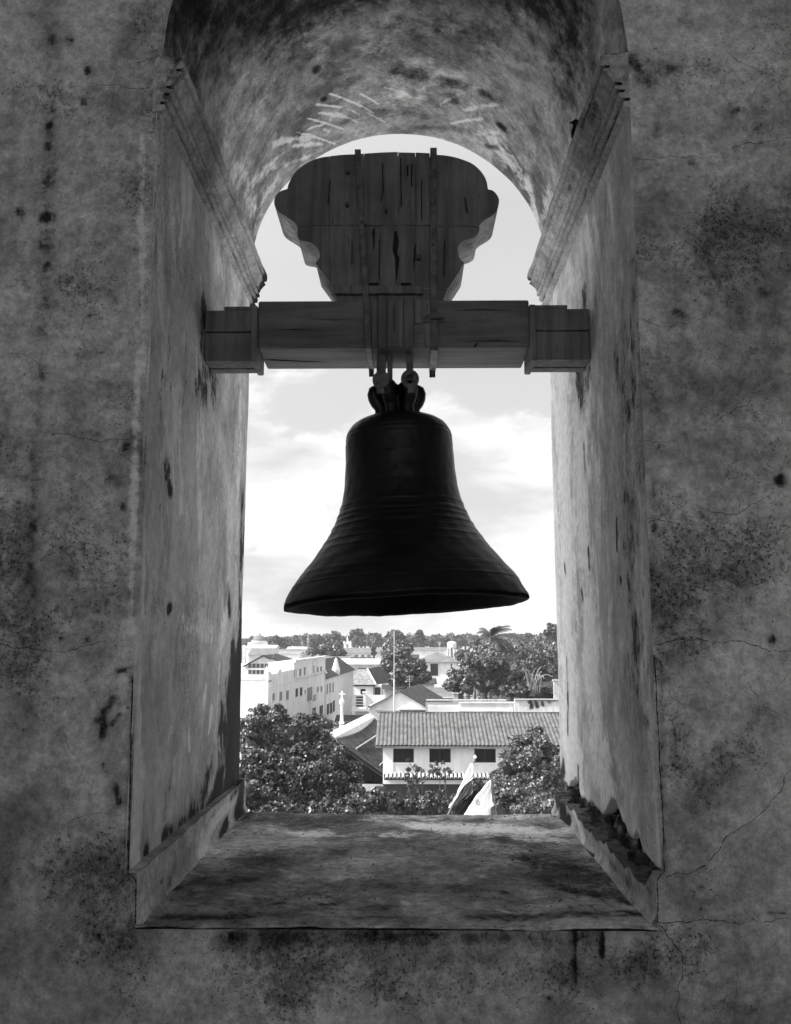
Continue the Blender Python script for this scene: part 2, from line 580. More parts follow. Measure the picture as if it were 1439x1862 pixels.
def wp(px, py):
    p = at(px, py, 0)
    return p[0], p[2]


def stroke(f, lst):
    out = []
    for (x0, y0, x1, y1, r_, s_) in lst:
        a, b = f(x0, y0), f(x1, y1)
        out.append((a[0], a[1], b[0], b[1], r_ * 0.00137, s_))
    return out


WALL_DARK = stroke(wp, [
    (96, -20, 95, 220, 42, .34), (95, 200, 80, 560, 36, .50), (80, 560, 48, 1150, 40, .44), (48, 1150, 20, 1862, 36, .16),
    (95, 70, 95, 74, 24, .75), (92, 224, 90, 228, 22, .8), (88, 264, 88, 268, 24, .85), (85, 330, 85, 332, 18, .7), (82, 394, 82, 398, 20, .85),
    (86, 478, 86, 486, 18, .75), (62, 850, 58, 1000, 24, .55), (55, 1030, 50, 1060, 20, .7), (35, 383, 35, 386, 20, .8), (75, 300, 70, 420, 16, .4),
    (160, 128, 160, 132, 16, .7), (153, 183, 153, 186, 18, .62), (122, 72, 130, 74, 14, .6), (205, 870, 212, 880, 22, .6), (178, 790, 180, 792, 16, .6),
    (230, 808, 228, 815, 14, .7), (225, 920, 225, 925, 12, .7), (120, 1095, 145, 1105, 36, .5), (190, 1190, 190, 1192, 14, .6), (215, 1220, 235, 1215, 16, .6),
    (205, 1270, 180, 1310, 24, .72), (188, 1300, 186, 1340, 16, .8), (215, 1300, 200, 1320, 14, .7), (210, 1430, 216, 1460, 14, .75), (188, 1390, 192, 1405, 8, .7),
    (40, 1160, 42, 1170, 20, .6), (110, 1160, 110, 1162, 10, .7), (158, 1164, 160, 1165, 8, .8), (0, 1600, 0, 1862, 70, .28), (180, 1700, 180, 1705, 14, .6), (118, 1440, 118, 1446, 14, .45),
    (1418, 872, 1420, 872, 26, .85), (1330, 205, 1340, 200, 24, .62), (1252, 296, 1260, 300, 22, .62), (1290, 298, 1294, 300, 15, .6), (1395, 532, 1390, 535, 30, .5),
    (1180, 150, 1150, 110, 40, .62), (1165, 130, 1240, 125, 34, .55), (1235, 570, 1245, 580, 24, .55), (1320, 200, 1322, 205, 22, .5), (1195, 230, 1190, 250, 26, .45),
    (1200, 460, 1215, 500, 36, .34), (1345, 550, 1350, 600, 30, .36), (1405, 1160, 1405, 1165, 15, .8), (1340, 1050, 1345, 1060, 36, .45), (1230, 1330, 1228, 1380, 14, .5), (1225, 1390, 1228, 1395, 12, .7),
    (1180, 700, 1200, 760, 40, .5), (1182, 800, 1240, 840, 34, .42), (1240, 790, 1439, 830, 40, .34), (1290, 700, 1340, 690, 44, .36), (1190, 880, 1188, 1100, 22, .5), (1210, 1100, 1205, 1160, 24, .4),
    (1400, 690, 1420, 720, 36, .4), (1240, 40, 1330, 40, 26, .4), (1380, 1290, 1400, 1300, 30, .4),
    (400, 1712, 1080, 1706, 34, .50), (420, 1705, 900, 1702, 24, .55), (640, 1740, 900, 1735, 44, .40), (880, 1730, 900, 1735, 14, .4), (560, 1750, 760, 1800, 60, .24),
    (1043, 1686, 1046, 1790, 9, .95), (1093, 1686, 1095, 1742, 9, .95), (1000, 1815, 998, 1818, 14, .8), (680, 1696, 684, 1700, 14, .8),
    (240, 1200, 236, 1560, 9, .6), (1200, 1180, 1210, 1580, 8, .55), (280, 330, 275, 600, 8, .3), (225, 1530, 232, 1540, 16, .7), (225, 1500, 240, 1720, 14, .3),
    (720, 1840, 750, 1862, 40, .3), (1400, 1660, 1430, 1662, 12, .6)])
WALL_LIGHT = stroke(wp, [(1260, 1760, 1400, 1800, 130, .26), (1300, 1450, 1420, 1560, 110, .22), (1230, 330, 1400, 420, 90, .2), (150, 640, 210, 720, 70, .22), (90, 1420, 190, 1560, 90, .2), (300, 1780, 420, 1840, 70, .22),(258, 240, 258, 640, 17, .62), (250, 640, 238, 1150, 18, .70), (228, 1150, 222, 1560, 14, .45),
    (252, 700, 236, 1000, 10, .5), (275, 360, 255, 760, 13, .42), (300, 20, 316, 100, 22, .42), (1108, 40, 1112, 90, 22, .8), (1120, 30, 1118, 95, 16, .5),
    (1140, 200, 1150, 240, 10, .6), (1340, 850, 1330, 860, 26, .3), (1215, 850, 1205, 880, 26, .3), (260, 1690, 235, 1730, 26, .28), (225, 1640, 235, 1600, 18, .26), (1225, 1590, 1230, 1660, 18, .30)])
WALL_SPECK = stroke(wp, [
    (1180, 640, 1439, 820, 150, .55), (1180, 300, 1439, 560, 150, .15), (1250, 1000, 1439, 1250, 150, .3), (130, 860, 180, 1110, 90, .45), (100, 560, 230, 800, 90, .3),
    (430, 1780, 1060, 1780, 110, .75), (420, 1710, 1060, 1700, 60, .8), (1180, 120, 1300, 130, 60, .7), (100, 200, 240, 330, 100, .3)])


def wall_block(name, x0, x1, zf0, zf1, step=0.009):
    nx = max(2, int((x1 - x0) / step) + 1)
    xs = np.linspace(x0, x1, nx)
    z0a, z1a = zf0(xs), zf1(xs)
    nz = max(2, int((np.max(z1a) - np.min(z0a)) / step) + 1)
    tt = np.linspace(0, 1, nz)
    X = np.repeat(xs, nz)
    Z = (z0a[:, None] + (z1a - z0a)[:, None] * tt[None, :]).ravel()
    Y = wall_bump(X, Z)
    me = raw_mesh(name, np.stack([X, Y, Z], 1), grid_faces(nx, nz), M_WALL, True)
    paint(me, X, Z, WALL_DARK, WALL_LIGHT, WALL_SPECK)
    return child(link(name, me))


const = lambda v: (lambda xs: np.full_like(xs, v))
arch_z = lambda xs: AZ + np.sqrt(np.maximum(AR ** 2 - (xs - AX) ** 2, 0.0))
wall_block('wall_face', -1.15, XL, const(-1.02), const(1.95))
wall_block('wall_face', XR, 1.12, const(-1.02), const(1.95))
wall_block('wall_face', -0.633, 0.577, const(-1.02), const(ZS - 0.013))
wall_block('wall_face', XL, -0.633, const(-1.02), const(ZK - 0.004))
wall_block('wall_face', 0.577, XR, const(-1.02), const(ZK - 0.010))
wall_block('wall_face', XL, XR, arch_z, const(2.40), 0.012)

# jambs -------------------------------------------------------------------------------------------
jl = lambda px, py: (atx(px, py, XL)[1], atx(px, py, XL)[2])
jr = lambda px, py: (atx(px, py, XR)[1], atx(px, py, XR)[2])


def strokej(f, lst):
    out = []
    for (x0, y0, x1, y1, r_, s_) in lst:
        a, b = f(x0, y0), f(x1, y1)
        out.append((a[0], a[1], b[0], b[1], r_, s_))
    return out


def jamb(name, X0, side, zb, dark, light, speck, mat, depth=0.03):
    dark = [(a, b, c_, d, r_ * 1.7, s_) for a, b, c_, d, r_, s_ in dark]
    light = [(a, b, c_, d, r_ * 1.35, s_) for a, b, c_, d, r_, s_ in light]
    """side +1: faces +x (left jamb)"""
    ny = 180
    ys = np.linspace(0.0, T, ny)
    z0 = zb(ys)
    nz = 240
    tt = np.linspace(0, 1, nz)
    Yg = np.repeat(ys, nz)
    Zg = (z0[:, None] + (ZI0 + 0.06 - z0)[:, None] * tt[None, :]).ravel()
    edge = np.clip((Yg - T + 0.06) / 0.06, 0, 1) ** 2
    Xg = X0 + side * (0.003 * hnoise(Yg, Zg, 7 + side, 5.0, 4) - 0.010 * edge - 0.008 * np.clip(1 - Yg / 0.016, 0, 1) ** 2)
    Fc = grid_faces(ny, nz, side < 0)
    V = np.stack([Xg, Yg, Zg], 1)
    # the thickness of the coat along its lower edge
    base = np.arange(ny) * nz
    lip = V[base].copy()
    lip[:, 0] -= side * depth
    n0 = len(V)
    V2 = np.concatenate([V, lip])
    k = np.arange(ny - 1)
    lf = np.stack([base[k], n0 + k, n0 + k + 1, base[k + 1]], 1)
    Fc = np.concatenate([Fc, lf if side > 0 else lf[:, ::-1]])
    me = raw_mesh(name, V2, Fc, mat, True)
    paint(me, V2[:, 1], V2[:, 2], dark, light, speck)
    return child(link(name, me))


JL_DARK = strokej(jl, [(424, 1290, 415, 1450, .20, .92), (440, 1180, 438, 1440, .12, 1.2), (400, 1420, 385, 1470, .10, .85), (425, 1180, 424, 1300, .08, .8), (408, 1330, 400, 1450, .20, .66), (380, 1420, 330, 1530, .10, .5),
    (400, 1350, 360, 1500, .11, .50),
    (440, 900, 437, 1150, .06, .60), (415, 1080, 418, 1110, .06, .60), (445, 960, 443, 1000, .03, .7), (300, 850, 302, 860, .05, .62), (306, 885, 308, 890, .035, .7),
    (290, 700, 285, 1050, .05, .18), (330, 1300, 300, 1490, .06, .34), (268, 1560, 268, 1552, .03, .85), (300, 1520, 400, 1450, .04, .6), (300, 600, 295, 800, .09, .35),
    (370, 700, 385, 690, .12, .55), (372, 560, 372, 690, .10, .55), (330, 560, 335, 700, .12, .34), (310, 1105, 305, 1108, .02, .9), (285, 640, 290, 950, .10, .30), (300, 420, 320, 560, .12, .25)])  # last two strokes paint shade into the upper inner part
JL_LIGHT = strokej(jl, [(385, 1290, 380, 1330, .035, .8), (400, 1210, 398, 1240, .03, .8), (345, 1330, 345, 1360, .03, .7), (415, 1330, 412, 1350, .04, .9), (375, 1250, 372, 1275, .03, .8), (320, 1380, 318, 1420, .03, .6),
    (250, 1120, 248, 1590, .055, .95), (262, 800, 258, 1120, .035, .75), (330, 1130, 385, 1150, .07, .62), (370, 1480, 350, 1500, .03, .5), (380, 1330, 380, 1400, .03, .5),
    (410, 1130, 405, 1160, .09, .55), (330, 1450, 290, 1530, .04, .30), (440, 700, 430, 900, .12, .40), (405, 1405, 410, 1420, .03, .8), (300, 1250, 290, 1450, .05, .32), (400, 480, 440, 545, .12, .45)])  # skylight below the impost is put into the colour; other strokes are flakes
JL_SPECK = strokej(jl, [(420, 500, 440, 540, .1, .7), (425, 1000, 420, 1400, .14, .5), (300, 1100, 400, 1100, .06, .4)])
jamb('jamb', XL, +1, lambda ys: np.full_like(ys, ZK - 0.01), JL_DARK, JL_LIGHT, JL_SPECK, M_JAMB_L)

JR_EDGE = [(1013, 1412), (1026, 1418), (1034, 1430), (1047, 1412), (1056, 1445), (1070, 1457), (1077, 1460), (1084, 1466), (1092, 1478), (1099, 1480), (1107, 1462), (1113, 1448),
           (1120, 1456), (1128, 1475), (1133, 1494), (1141, 1510), (1146, 1520), (1152, 1524), (1157, 1518), (1162, 1516), (1170, 1540), (1178, 1556), (1186, 1566), (1195, 1572), (1203, 1583)]
_jy = np.array([jr(*q) for q in JR_EDGE])
_o = np.argsort(_jy[:, 0])
_jy = _jy[_o]


def jr_zb(ys):
    z = np.interp(ys, _jy[:, 0], _jy[:, 1])
    return z + 0.006 * hnoise(ys, ys * 0, 5, 60.0, 3)


JR_DARK = strokej(jr, [(1145, 520, 1165, 1260, .22, .40), (1100, 600, 1120, 900, .12, .34),  # broad soft strokes: stains with the painted falloff of light towards the room
    (1024, 1400, 1016, 1420, .05, .8), (1050, 1395, 1052, 1440, .018, .8), (1030, 1200, 1032, 1330, .025, .55), (1010, 690, 1013, 720, .03, .3), (1056, 690, 1052, 660, .09, .65),  # strokes round the bearing box mix its painted shadow with moisture stains
    (1060, 560, 1060, 690, .12, .6), (1090, 560, 1110, 800, .18, .36), (1130, 640, 1145, 1000, .16, .42), (1150, 1050, 1160, 1250, .10, .5), (1100, 850, 1120, 1050, .06, .32), (1170, 1100, 1180, 1250, .08, .3), (1110, 1300, 1130, 1440, .06, .22),
    (1123, 945, 1124, 1000, .010, 1.0), (1070, 1000, 1072, 1030, .018, .8), (1027, 1030, 1028, 1040, .02, .7), (1062, 810, 1064, 860, .02, .7), (1058, 1075, 1060, 1090, .014, .7), (1130, 1052, 1131, 1056, .014, .8),
    (1150, 300, 1140, 540, .10, .25), (1080, 540, 1085, 560, .04, .4), (1165, 850, 1168, 930, .05, .4), (1180, 1250, 1190, 1400, .05, .3)])
JR_LIGHT = strokej(jr, [  # broad outer strokes paint skylight into the colour; small ones are bare plaster
    (1020, 700, 1040, 1400, .24, .85), (1050, 760, 1075, 1200, .18, .75), (1070, 1230, 1110, 1430, .18, .75), (1150, 1000, 1160, 1030, .04, .6), (1183, 1230, 1200, 1575, .016, .9), (1165, 900, 1178, 1200, .014, .7),
    (1030, 480, 1060, 540, .15, .6), (1190, 1440, 1188, 1460, .02, .6), (1120, 1350, 1135, 1500, .06, .4), (1060, 330, 1100, 430, .1, .3)])
JR_SPECK = strokej(jr, [(1120, 700, 1140, 1200, .25, .5), (1020, 1100, 1030, 1350, .1, .4)])
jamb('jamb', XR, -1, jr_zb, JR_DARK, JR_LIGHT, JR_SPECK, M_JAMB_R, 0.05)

# the broken core behind the lost plaster of the right-hand side
nu, nv = 260, 60
uu, tt = np.meshgrid(np.linspace(0.012, T, nu), np.linspace(0, 1, nv), indexing='ij')
sx = np.interp(tt, [0, .12, .30, .55, 1], [0.586, 0.600, 0.622, 0.628, 0.632])
sz = np.interp(tt, [0, .12, .30, .55, 1], [ZS - .03, -0.612, -0.590, -0.52, -0.30])
big_, mid_, fin_ = hnoise(uu, tt * .36, 12, 22.0, 3), hnoise(uu, tt * .36, 13, 70.0, 3), hnoise(uu, tt * .36, 14, 190.0, 2)
amp_ = np.clip(tt / .1, 0, 1)
X = sx - amp_ * (0.010 * big_ + 0.007 * np.abs(mid_) + 0.003 * fin_)
Z = sz + amp_ * (0.010 * mid_ + 0.008 * big_ + 0.003 * fin_)
me = raw_mesh('broken_core', np.stack([X.ravel(), uu.ravel(), Z.ravel()], 1), grid_faces(nu, nv, True), M_CORE)
child(link('broken_core', me))
for k in range(80):
    y_ = random.uniform(0.06, T - 0.05)
    zt = float(jr_zb(np.array([y_]))[0])
    z_ = random.uniform(ZK - 0.01, max(ZK + 0.01, zt - 0.03))
    s_ = random.uniform(0.006, 0.022)
    mb = MB()
    pts = [(XR + 0.026 + s_ * random.uniform(-.7, .7), y_ + s_ * 1.6 * random.uniform(-1, 1), z_ + s_ * random.uniform(-1, 1)) for _ in range(12)]
    import bmesh
    bm = bmesh.new()
    for p_ in pts:
        bm.verts.new(p_)
    bmesh.ops.convex_hull(bm, input=bm.verts)
    bmesh.ops.delete(bm, geom=[v for v in bm.verts if not v.link_faces], context='VERTS')
    me = bpy.data.meshes.new('masonry_lump')
    bm.to_mesh(me)
    bm.free()
    me.materials.append(M_RUBBLE if random.random() < .5 else M_LUMP)
    child(link('masonry_lump', me))


# kerbs either side of the sill ------------------------------------------------------------------------
def kerb(name, Xin, side, top, dark, light, mat):
    ny, nz = 150, 20
    ys = np.linspace(0.004, T - 0.01, ny)
    tp = top(ys)
    Yg = np.repeat(ys, nz)
    tt = np.linspace(0, 1, nz)
    Zg = (ZS - 0.01 + (tp - ZS + 0.01)[:, None] * tt[None, :]).ravel()
    flare = np.clip(1 - (Zg - ZS) / 0.03, 0, 1) ** 2
    Xg = Xin + side * (0.003 * hnoise(Yg, Zg, 31 + side, 12.0, 4) + 0.012 * flare)
    V = np.stack([Xg, Yg, Zg], 1)
    Fc = grid_faces(ny, nz, side < 0)
    n0 = len(V)
    topi = np.arange(ny) * nz + nz - 1
    back = V[topi].copy()
    back[:, 0] = Xin - side * 0.06
    back[:, 2] += 0.004
    near = V[:nz].copy()
    near[:, 0] = Xin - side * 0.06
    V = np.concatenate([V, back, near])
    k = np.arange(ny - 1)
    f2 = np.stack([topi[k], topi[k + 1], n0 + k + 1, n0 + k], 1)
    j = np.arange(nz - 1)
    n1 = n0 + ny
    f3 = np.stack([j, j + 1, n1 + j + 1, n1 + j], 1)
    if side > 0:
        f2, f3 = f2[:, ::-1], f3
    me = raw_mesh(name, V, np.concatenate([Fc, f2, f3]), mat, True)
    paint(me, V[:, 1], V[:, 2], dark, light, [])
    if side < 0:
        at2 = me.attributes['stain']
        buf = np.zeros(len(V) * 4, dtype=np.float32)
        at2.data.foreach_get('color', buf)
        buf = buf.reshape(-1, 4)
        buf[n0:n0 + ny, 0] = .6
        buf[topi, 0] = .45
        at2.data.foreach_set('color', buf.ravel())
    return child(link(name, me))


kl = lambda px, py: (atx(px, py, -0.630)[1], atx(px, py, -0.630)[2])
kr = lambda px, py: (atx(px, py, 0.574)[1], atx(px, py, 0.574)[2])
kerb('kerb', -0.630, +1, lambda ys: np.full_like(ys, ZK) + 0.002 * hnoise(ys, ys, 40, 20, 3),
     strokej(kl, [(440, 1445, 430, 1490, .13, 1.0), (415, 1490, 395, 1530, .05, .95), (435, 1430, 420, 1450, .05, .7), (390, 1550, 340, 1600, .03, .6), (310, 1600, 270, 1665, .03, .45), (296, 1600, 292, 1606, .012, .7)]),
     strokej(kl, [(425, 1455, 385, 1500, .05, 1.0), (400, 1480, 360, 1560, .06, .6), (415, 1478, 412, 1500, .03, 1.0)]), M_KERB)
kerb('kerb', 0.574, -1, lambda ys: ZK - 0.052 + 0.020 * hnoise(ys, ys, 44, 11, 4) + 0.05 * np.clip(1 - ys / .10, 0, 1),
     strokej(kr, [(1012, 1440, 1035, 1500, .10, .9), (1070, 1545, 1085, 1560, .02, .9), (1110, 1570, 1150, 1610, .04, .5), (1150, 1560, 1180, 1620, .05, .4), (1120, 1620, 1160, 1650, .03, .4)]),
     strokej(kr, [(1040, 1470, 1066, 1530, .04, .9), (1015, 1430, 1020, 1460, .03, .7)]), M_KERB)

# sill ----------------------------------------------------------------------------------------------------
nx, ny = 150, 170
xs = np.linspace(-0.632, 0.576, nx)
ys = np.linspace(-0.008, T - 0.035, ny)
Xg, Yg = np.repeat(xs, ny), np.tile(ys, nx)
Zg = ZS + 0.004 * hnoise(Xg, Yg, 50, 5.0, 4) + 0.0015 * hnoise(Xg, Yg, 51, 45.0, 3)
rim = np.clip(1 - (Yg + 0.008) / 0.03, 0, 1) ** 2
Zg -= 0.002 * rim
Yg = Yg + rim * 0.004 * hnoise(Xg, Xg * 0, 53, 30.0, 4)
Zg -= rim * 0.003 * np.abs(hnoise(Xg, Xg * 0 + 1, 54, 24.0, 4))
far = np.clip((Yg - (T - 0.10)) / 0.065, 0, 1) ** 2
Zg -= 0.014 * far
V = np.stack([Xg, Yg, Zg], 1)
Fc = grid_faces(nx, ny)
fr = np.arange(nx) * ny
n0 = len(V)
low = V[fr].copy()
low[:, 2] -= 0.004
low2 = low.copy()
low2[:, 1] += 0.03
V = np.concatenate([V, low, low2])
k = np.arange(nx - 1)
Fc = np.concatenate([Fc, np.stack([fr[k], fr[k + 1], n0 + k + 1, n0 + k], 1)[:, ::-1], np.stack([n0 + k, n0 + k + 1, n0 + nx + k + 1, n0 + nx + k], 1)[:, ::-1]])
sl = lambda px, py: (atz(px, py, ZS)[0], atz(px, py, ZS)[1])
me = raw_mesh('sill', V, Fc, M_SILL, True)
paint(me, V[:, 0], V[:, 1],
      strokej(sl, [(300, 1668, 520, 1664, .08, .62), (640, 1672, 760, 1668, .05, .5), (860, 1668, 1180, 1660, .08, .6), (330, 1610, 460, 1600, .10, .62), (560, 1550, 800, 1540, .16, .42), (480, 1570, 560, 1560, .10, .45), (960, 1560, 1080, 1590, .14, .62), (1000, 1610, 1160, 1640, .12, .66),
                   (640, 1610, 900, 1620, .16, .50), (380, 1640, 700, 1650, .12, .50), (830, 1570, 950, 1600, .10, .40), (455, 1480, 440, 1500, .05, .5), (700, 1528, 760, 1530, .06, .5)]),
      strokej(sl, [(560, 1515, 720, 1515, .20, .55), (780, 1500, 960, 1515, .26, .72), (620, 1600, 700, 1590, .12, .42), (480, 1590, 540, 1570, .10, .42), (850, 1600, 900, 1590, .10, .40), (930, 1530, 1000, 1530, .12, .5), (640, 1490, 800, 1490, .1, .4), (480, 1510, 560, 1500, .12, .4), (905, 1655, 925, 1660, .035, .7), (735, 1640, 740, 1643, .02, .95),  # pale strokes: worn patches, and skylight painted into the far part
                   (580, 1640, 590, 1641, .02, .8), (470, 1540, 540, 1540, .08, .3), (720, 1600, 760, 1560, .03, .3)]),
      strokej(sl, [(850, 1540, 1080, 1600, .3, .7), (300, 1640, 480, 1560, .2, .7), (860, 1490, 1000, 1500, .2, .5), (500, 1490, 600, 1490, .2, .4)]))
child(link('sill', me))

# crumbs of plaster and grit lying on the sill
bm = bmesh.new()
for k in range(420):
    x_ = random.uniform(-.60, .55) if k % 3 else random.uniform(.30, .56)
    y_ = random.uniform(.02, T - .12)
    s_ = random.uniform(.0015, .0045) if k % 9 else random.uniform(.004, .008)
    vs = [bm.verts.new((x_ + s_ * random.uniform(-1, 1), y_ + s_ * random.uniform(-1, 1), ZS + .001 + s_ * random.uniform(-.3, 1.1))) for _ in range(7)]
    geo = bmesh.ops.convex_hull(bm, input=vs)
    bmesh.ops.delete(bm, geom=list({v for v in geo['geom_interior'] + geo['geom_unused'] if isinstance(v, bmesh.types.BMVert)}), context='VERTS')
me = bpy.data.meshes.new('plaster_crumbs')
bm.to_mesh(me)
bm.free()
me.materials.append(M_LUMP)
tag(link('plaster_crumbs', me), 'grit and plaster crumbs scattered over the sill under the bell', 'rubble', None, 'stuff')

# vault ----------------------------------------------------------------------------------------------------
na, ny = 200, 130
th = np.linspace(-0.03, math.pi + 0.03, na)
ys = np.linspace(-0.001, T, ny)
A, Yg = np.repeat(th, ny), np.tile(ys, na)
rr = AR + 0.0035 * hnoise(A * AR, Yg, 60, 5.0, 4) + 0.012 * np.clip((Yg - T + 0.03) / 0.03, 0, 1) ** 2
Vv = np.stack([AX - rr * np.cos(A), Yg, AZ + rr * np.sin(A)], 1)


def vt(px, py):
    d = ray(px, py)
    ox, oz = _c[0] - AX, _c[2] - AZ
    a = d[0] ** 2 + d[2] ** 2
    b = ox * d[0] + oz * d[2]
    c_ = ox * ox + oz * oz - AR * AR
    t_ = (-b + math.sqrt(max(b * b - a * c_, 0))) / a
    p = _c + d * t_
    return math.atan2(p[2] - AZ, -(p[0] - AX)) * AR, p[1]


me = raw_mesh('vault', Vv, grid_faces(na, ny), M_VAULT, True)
VD = [(330, 20, 560, 5, .46, .80), (560, 0, 1000, -5, .50, .84), (1060, 60, 1030, 160, .26, .66), (350, 140, 330, 60, .26, .66), (700, 70, 950, 90, .26, .5),(574, 124, 574, 126, .035, .95), (588, 180, 590, 182, .035, .95), (720, 130, 760, 135, .10, .75), (800, 150, 845, 155, .06, .75), (820, 175, 825, 180, .05, .7), (880, 170, 890, 175, .05, .9), (910, 228, 915, 232, .05, .95),  # soot and painted shade over the vault front, then small spots
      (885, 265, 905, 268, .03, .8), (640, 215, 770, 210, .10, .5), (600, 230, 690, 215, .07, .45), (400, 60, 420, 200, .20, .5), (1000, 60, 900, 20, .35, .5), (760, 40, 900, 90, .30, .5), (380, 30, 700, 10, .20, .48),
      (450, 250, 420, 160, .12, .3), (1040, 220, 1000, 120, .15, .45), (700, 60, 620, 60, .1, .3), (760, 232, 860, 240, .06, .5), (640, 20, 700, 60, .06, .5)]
VL = [(612, 205, 650, 222, .022, .7), (668, 205, 700, 222, .02, .7), (700, 160, 742, 172, .022, .65), (560, 235, 590, 225, .026, .7), (535, 265, 585, 262, .03, .7), (760, 165, 800, 150, .02, .7), (845, 200, 905, 190, .022, .7), (860, 245, 915, 240, .022, .6), (690, 215, 720, 205, .02, .6), (580, 205, 625, 212, .018, .8), (520, 300, 560, 285, .04, .6),(575, 190, 620, 195, .014, 1.0), (560, 215, 625, 235, .014, 1.0), (540, 240, 610, 262, .012, .9), (600, 170, 640, 185, .012, .9), (640, 185, 680, 205, .012, .9), (655, 170, 690, 190, .012, .8), (500, 260, 560, 250, .05, .7), (460, 330, 500, 300, .10, .6), (430, 300, 470, 390, .14, .5),  # broad side strokes paint skylight into the colour; thin ones are scratches
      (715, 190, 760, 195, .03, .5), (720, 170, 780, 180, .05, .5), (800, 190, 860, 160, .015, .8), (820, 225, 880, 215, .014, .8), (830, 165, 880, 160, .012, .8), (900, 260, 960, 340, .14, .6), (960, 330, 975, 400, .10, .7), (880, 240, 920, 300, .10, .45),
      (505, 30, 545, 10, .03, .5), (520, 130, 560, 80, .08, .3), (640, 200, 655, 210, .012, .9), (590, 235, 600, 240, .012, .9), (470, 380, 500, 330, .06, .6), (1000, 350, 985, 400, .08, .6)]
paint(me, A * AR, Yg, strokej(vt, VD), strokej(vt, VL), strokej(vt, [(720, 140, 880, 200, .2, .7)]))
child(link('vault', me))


# imposts ----------------------------------------------------------------------------------------------------
def impost(X0, side, scale):
    prof = [(0.0, 1.392), (0.014, 1.394), (0.017, 1.410), (0.001, 1.412), (0.001, 1.419), (0.025, 1.421), (0.029, 1.434), (0.010, 1.436), (0.010, 1.443), (0.034, 1.445), (0.037, 1.455), (0.018, 1.457), (0.018, 1.464),
            (0.038, 1.466), (0.041, 1.476), (0.049, 1.487), (0.058, 1.496), (0.063, 1.499), (0.063, 1.505), (0.046, 1.507), (0.046, 1.513), (0.069, 1.515), (0.072, 1.527), (0.070, 1.541), (0.058, 1.547), (0.0, 1.552)]
    groove = (3, 4, 7, 8, 11, 12, 19, 20)
    ny_ = 90
    ys_ = np.linspace(0.0, T + 0.012, ny_)
    P = []
    for i, y_ in enumerate(ys_):
        wob = 0.0022 * hnoise(np.array([y_]), np.array([side * 3.0]), 70, 11.0, 4)[0]
        chip = 0.0
        for j, (o, z) in enumerate(prof):
            c_ = 0.0025 * hnoise(np.array([y_ * 1.0]), np.array([z * 30]), 71 + j, 25.0, 3)[0] if 0 < j < len(prof) - 1 else 0
            P.append((X0 + side * (max(o * scale + (wob + c_ if o > 0 else -0.02), -0.02)), y_, z))
    npf = len(prof)
    Fc_ = grid_faces(ny_, npf, side < 0)
    me_ = raw_mesh('impost_moulding', P, Fc_, M_CORN, False)
    bm_ = bmesh.new()
    bm_.from_mesh(me_)
    bm_.verts.ensure_lookup_table()
    for off in (0, (ny_ - 1) * npf):
        try:
            bm_.verts.ensure_lookup_table()
            cap_co = [bm_.verts[off + q].co.copy() for q in range(npf)]
            bm_.faces.new([bm_.verts.new(c_) for c_ in cap_co])
        except ValueError:
            pass
    bmesh.ops.recalc_face_normals(bm_, faces=bm_.faces)
    bm_.to_mesh(me_)
    bm_.free()
    co = np.array([v.co[:] for v in me_.vertices])
    paint(me_, co[:, 1], co[:, 2], [(T, 1.50, T - .05, 1.545, .09, .95), (T, 1.44, T - .02, 1.40, .06, .85), (0, 1.545, .5, 1.545, .012, .7), (0, 1.40, 0, 1.54, .05, .5)] if side > 0 else
          [(T, 1.50, T, 1.54, .03, .7), (0.0, 1.545, T, 1.548, .012, .8), (0, 1.47, .25, 1.50, .12, .45), (0.3, 1.48, .8, 1.49, .02, .45)],  # thin strokes along the top paint its edge shadow; the others are stains
          [(T - .35, 1.50, T - .15, 1.50, .06, .4)] if side < 0 else [(T - .45, 1.48, T - .12, 1.50, .05, .3)], [(0, 1.5, T, 1.5, .2, .4)])
    buf = np.zeros(len(co) * 4, dtype=np.float32)
    me_.attributes['stain'].data.foreach_get('color', buf)
    buf = buf.reshape(-1, 4)
    for j in groove:                                    # the grooves are coloured darker than the fillets
        buf[j:ny_ * npf:npf, 0] = .95
    me_.attributes['stain'].data.foreach_set('color', buf.ravel())
    return child(link('impost_moulding', me_))


impost(XL, +1, 0.85)
impost(XR, -1, 1.06)


# cracks: thin open joints in the plaster ------------------------------------------------------------------------
def crack(points, w0=2.0, w1=0.8, seed=0, jit=.13):
    g = random.Random(seed)
    pts = [Vector((p[0], p[1])) for p in points]
    for _ in range(4):
        q = [pts[0]]
        for a, b in zip(pts, pts[1:]):
            m_ = (a + b) / 2
            L = (b - a).length
            n_ = Vector((-(b - a).y, (b - a).x)).normalized() if L > 0 else Vector((0, 0))
            q += [m_ + n_ * g.uniform(-jit, jit) * L, b]
        pts = q
    V_, F_ = [], []
    for i, p in enumerate(pts):
        t_ = (pts[min(i + 1, len(pts) - 1)] - pts[max(i - 1, 0)])
        n_ = Vector((-t_.y, t_.x)).normalized() if t_.length else Vector((0, 1))
        w = (w0 + (w1 - w0) * i / (len(pts) - 1)) * g.uniform(.25, 1.1) / 2 * .8
        for s_ in (-1, 1):
            x_, z_ = wp(*(p + n_ * w * s_))
            V_.append((x_, float(wall_bump(np.array([x_]), np.array([z_]))[0]) - 0.0013, z_))
    for i in range(len(pts) - 1):
        F_.append((2 * i, 2 * i + 1, 2 * i + 3, 2 * i + 2))
    child(link('crack', raw_mesh('crack', V_, F_, M_CRACK)))


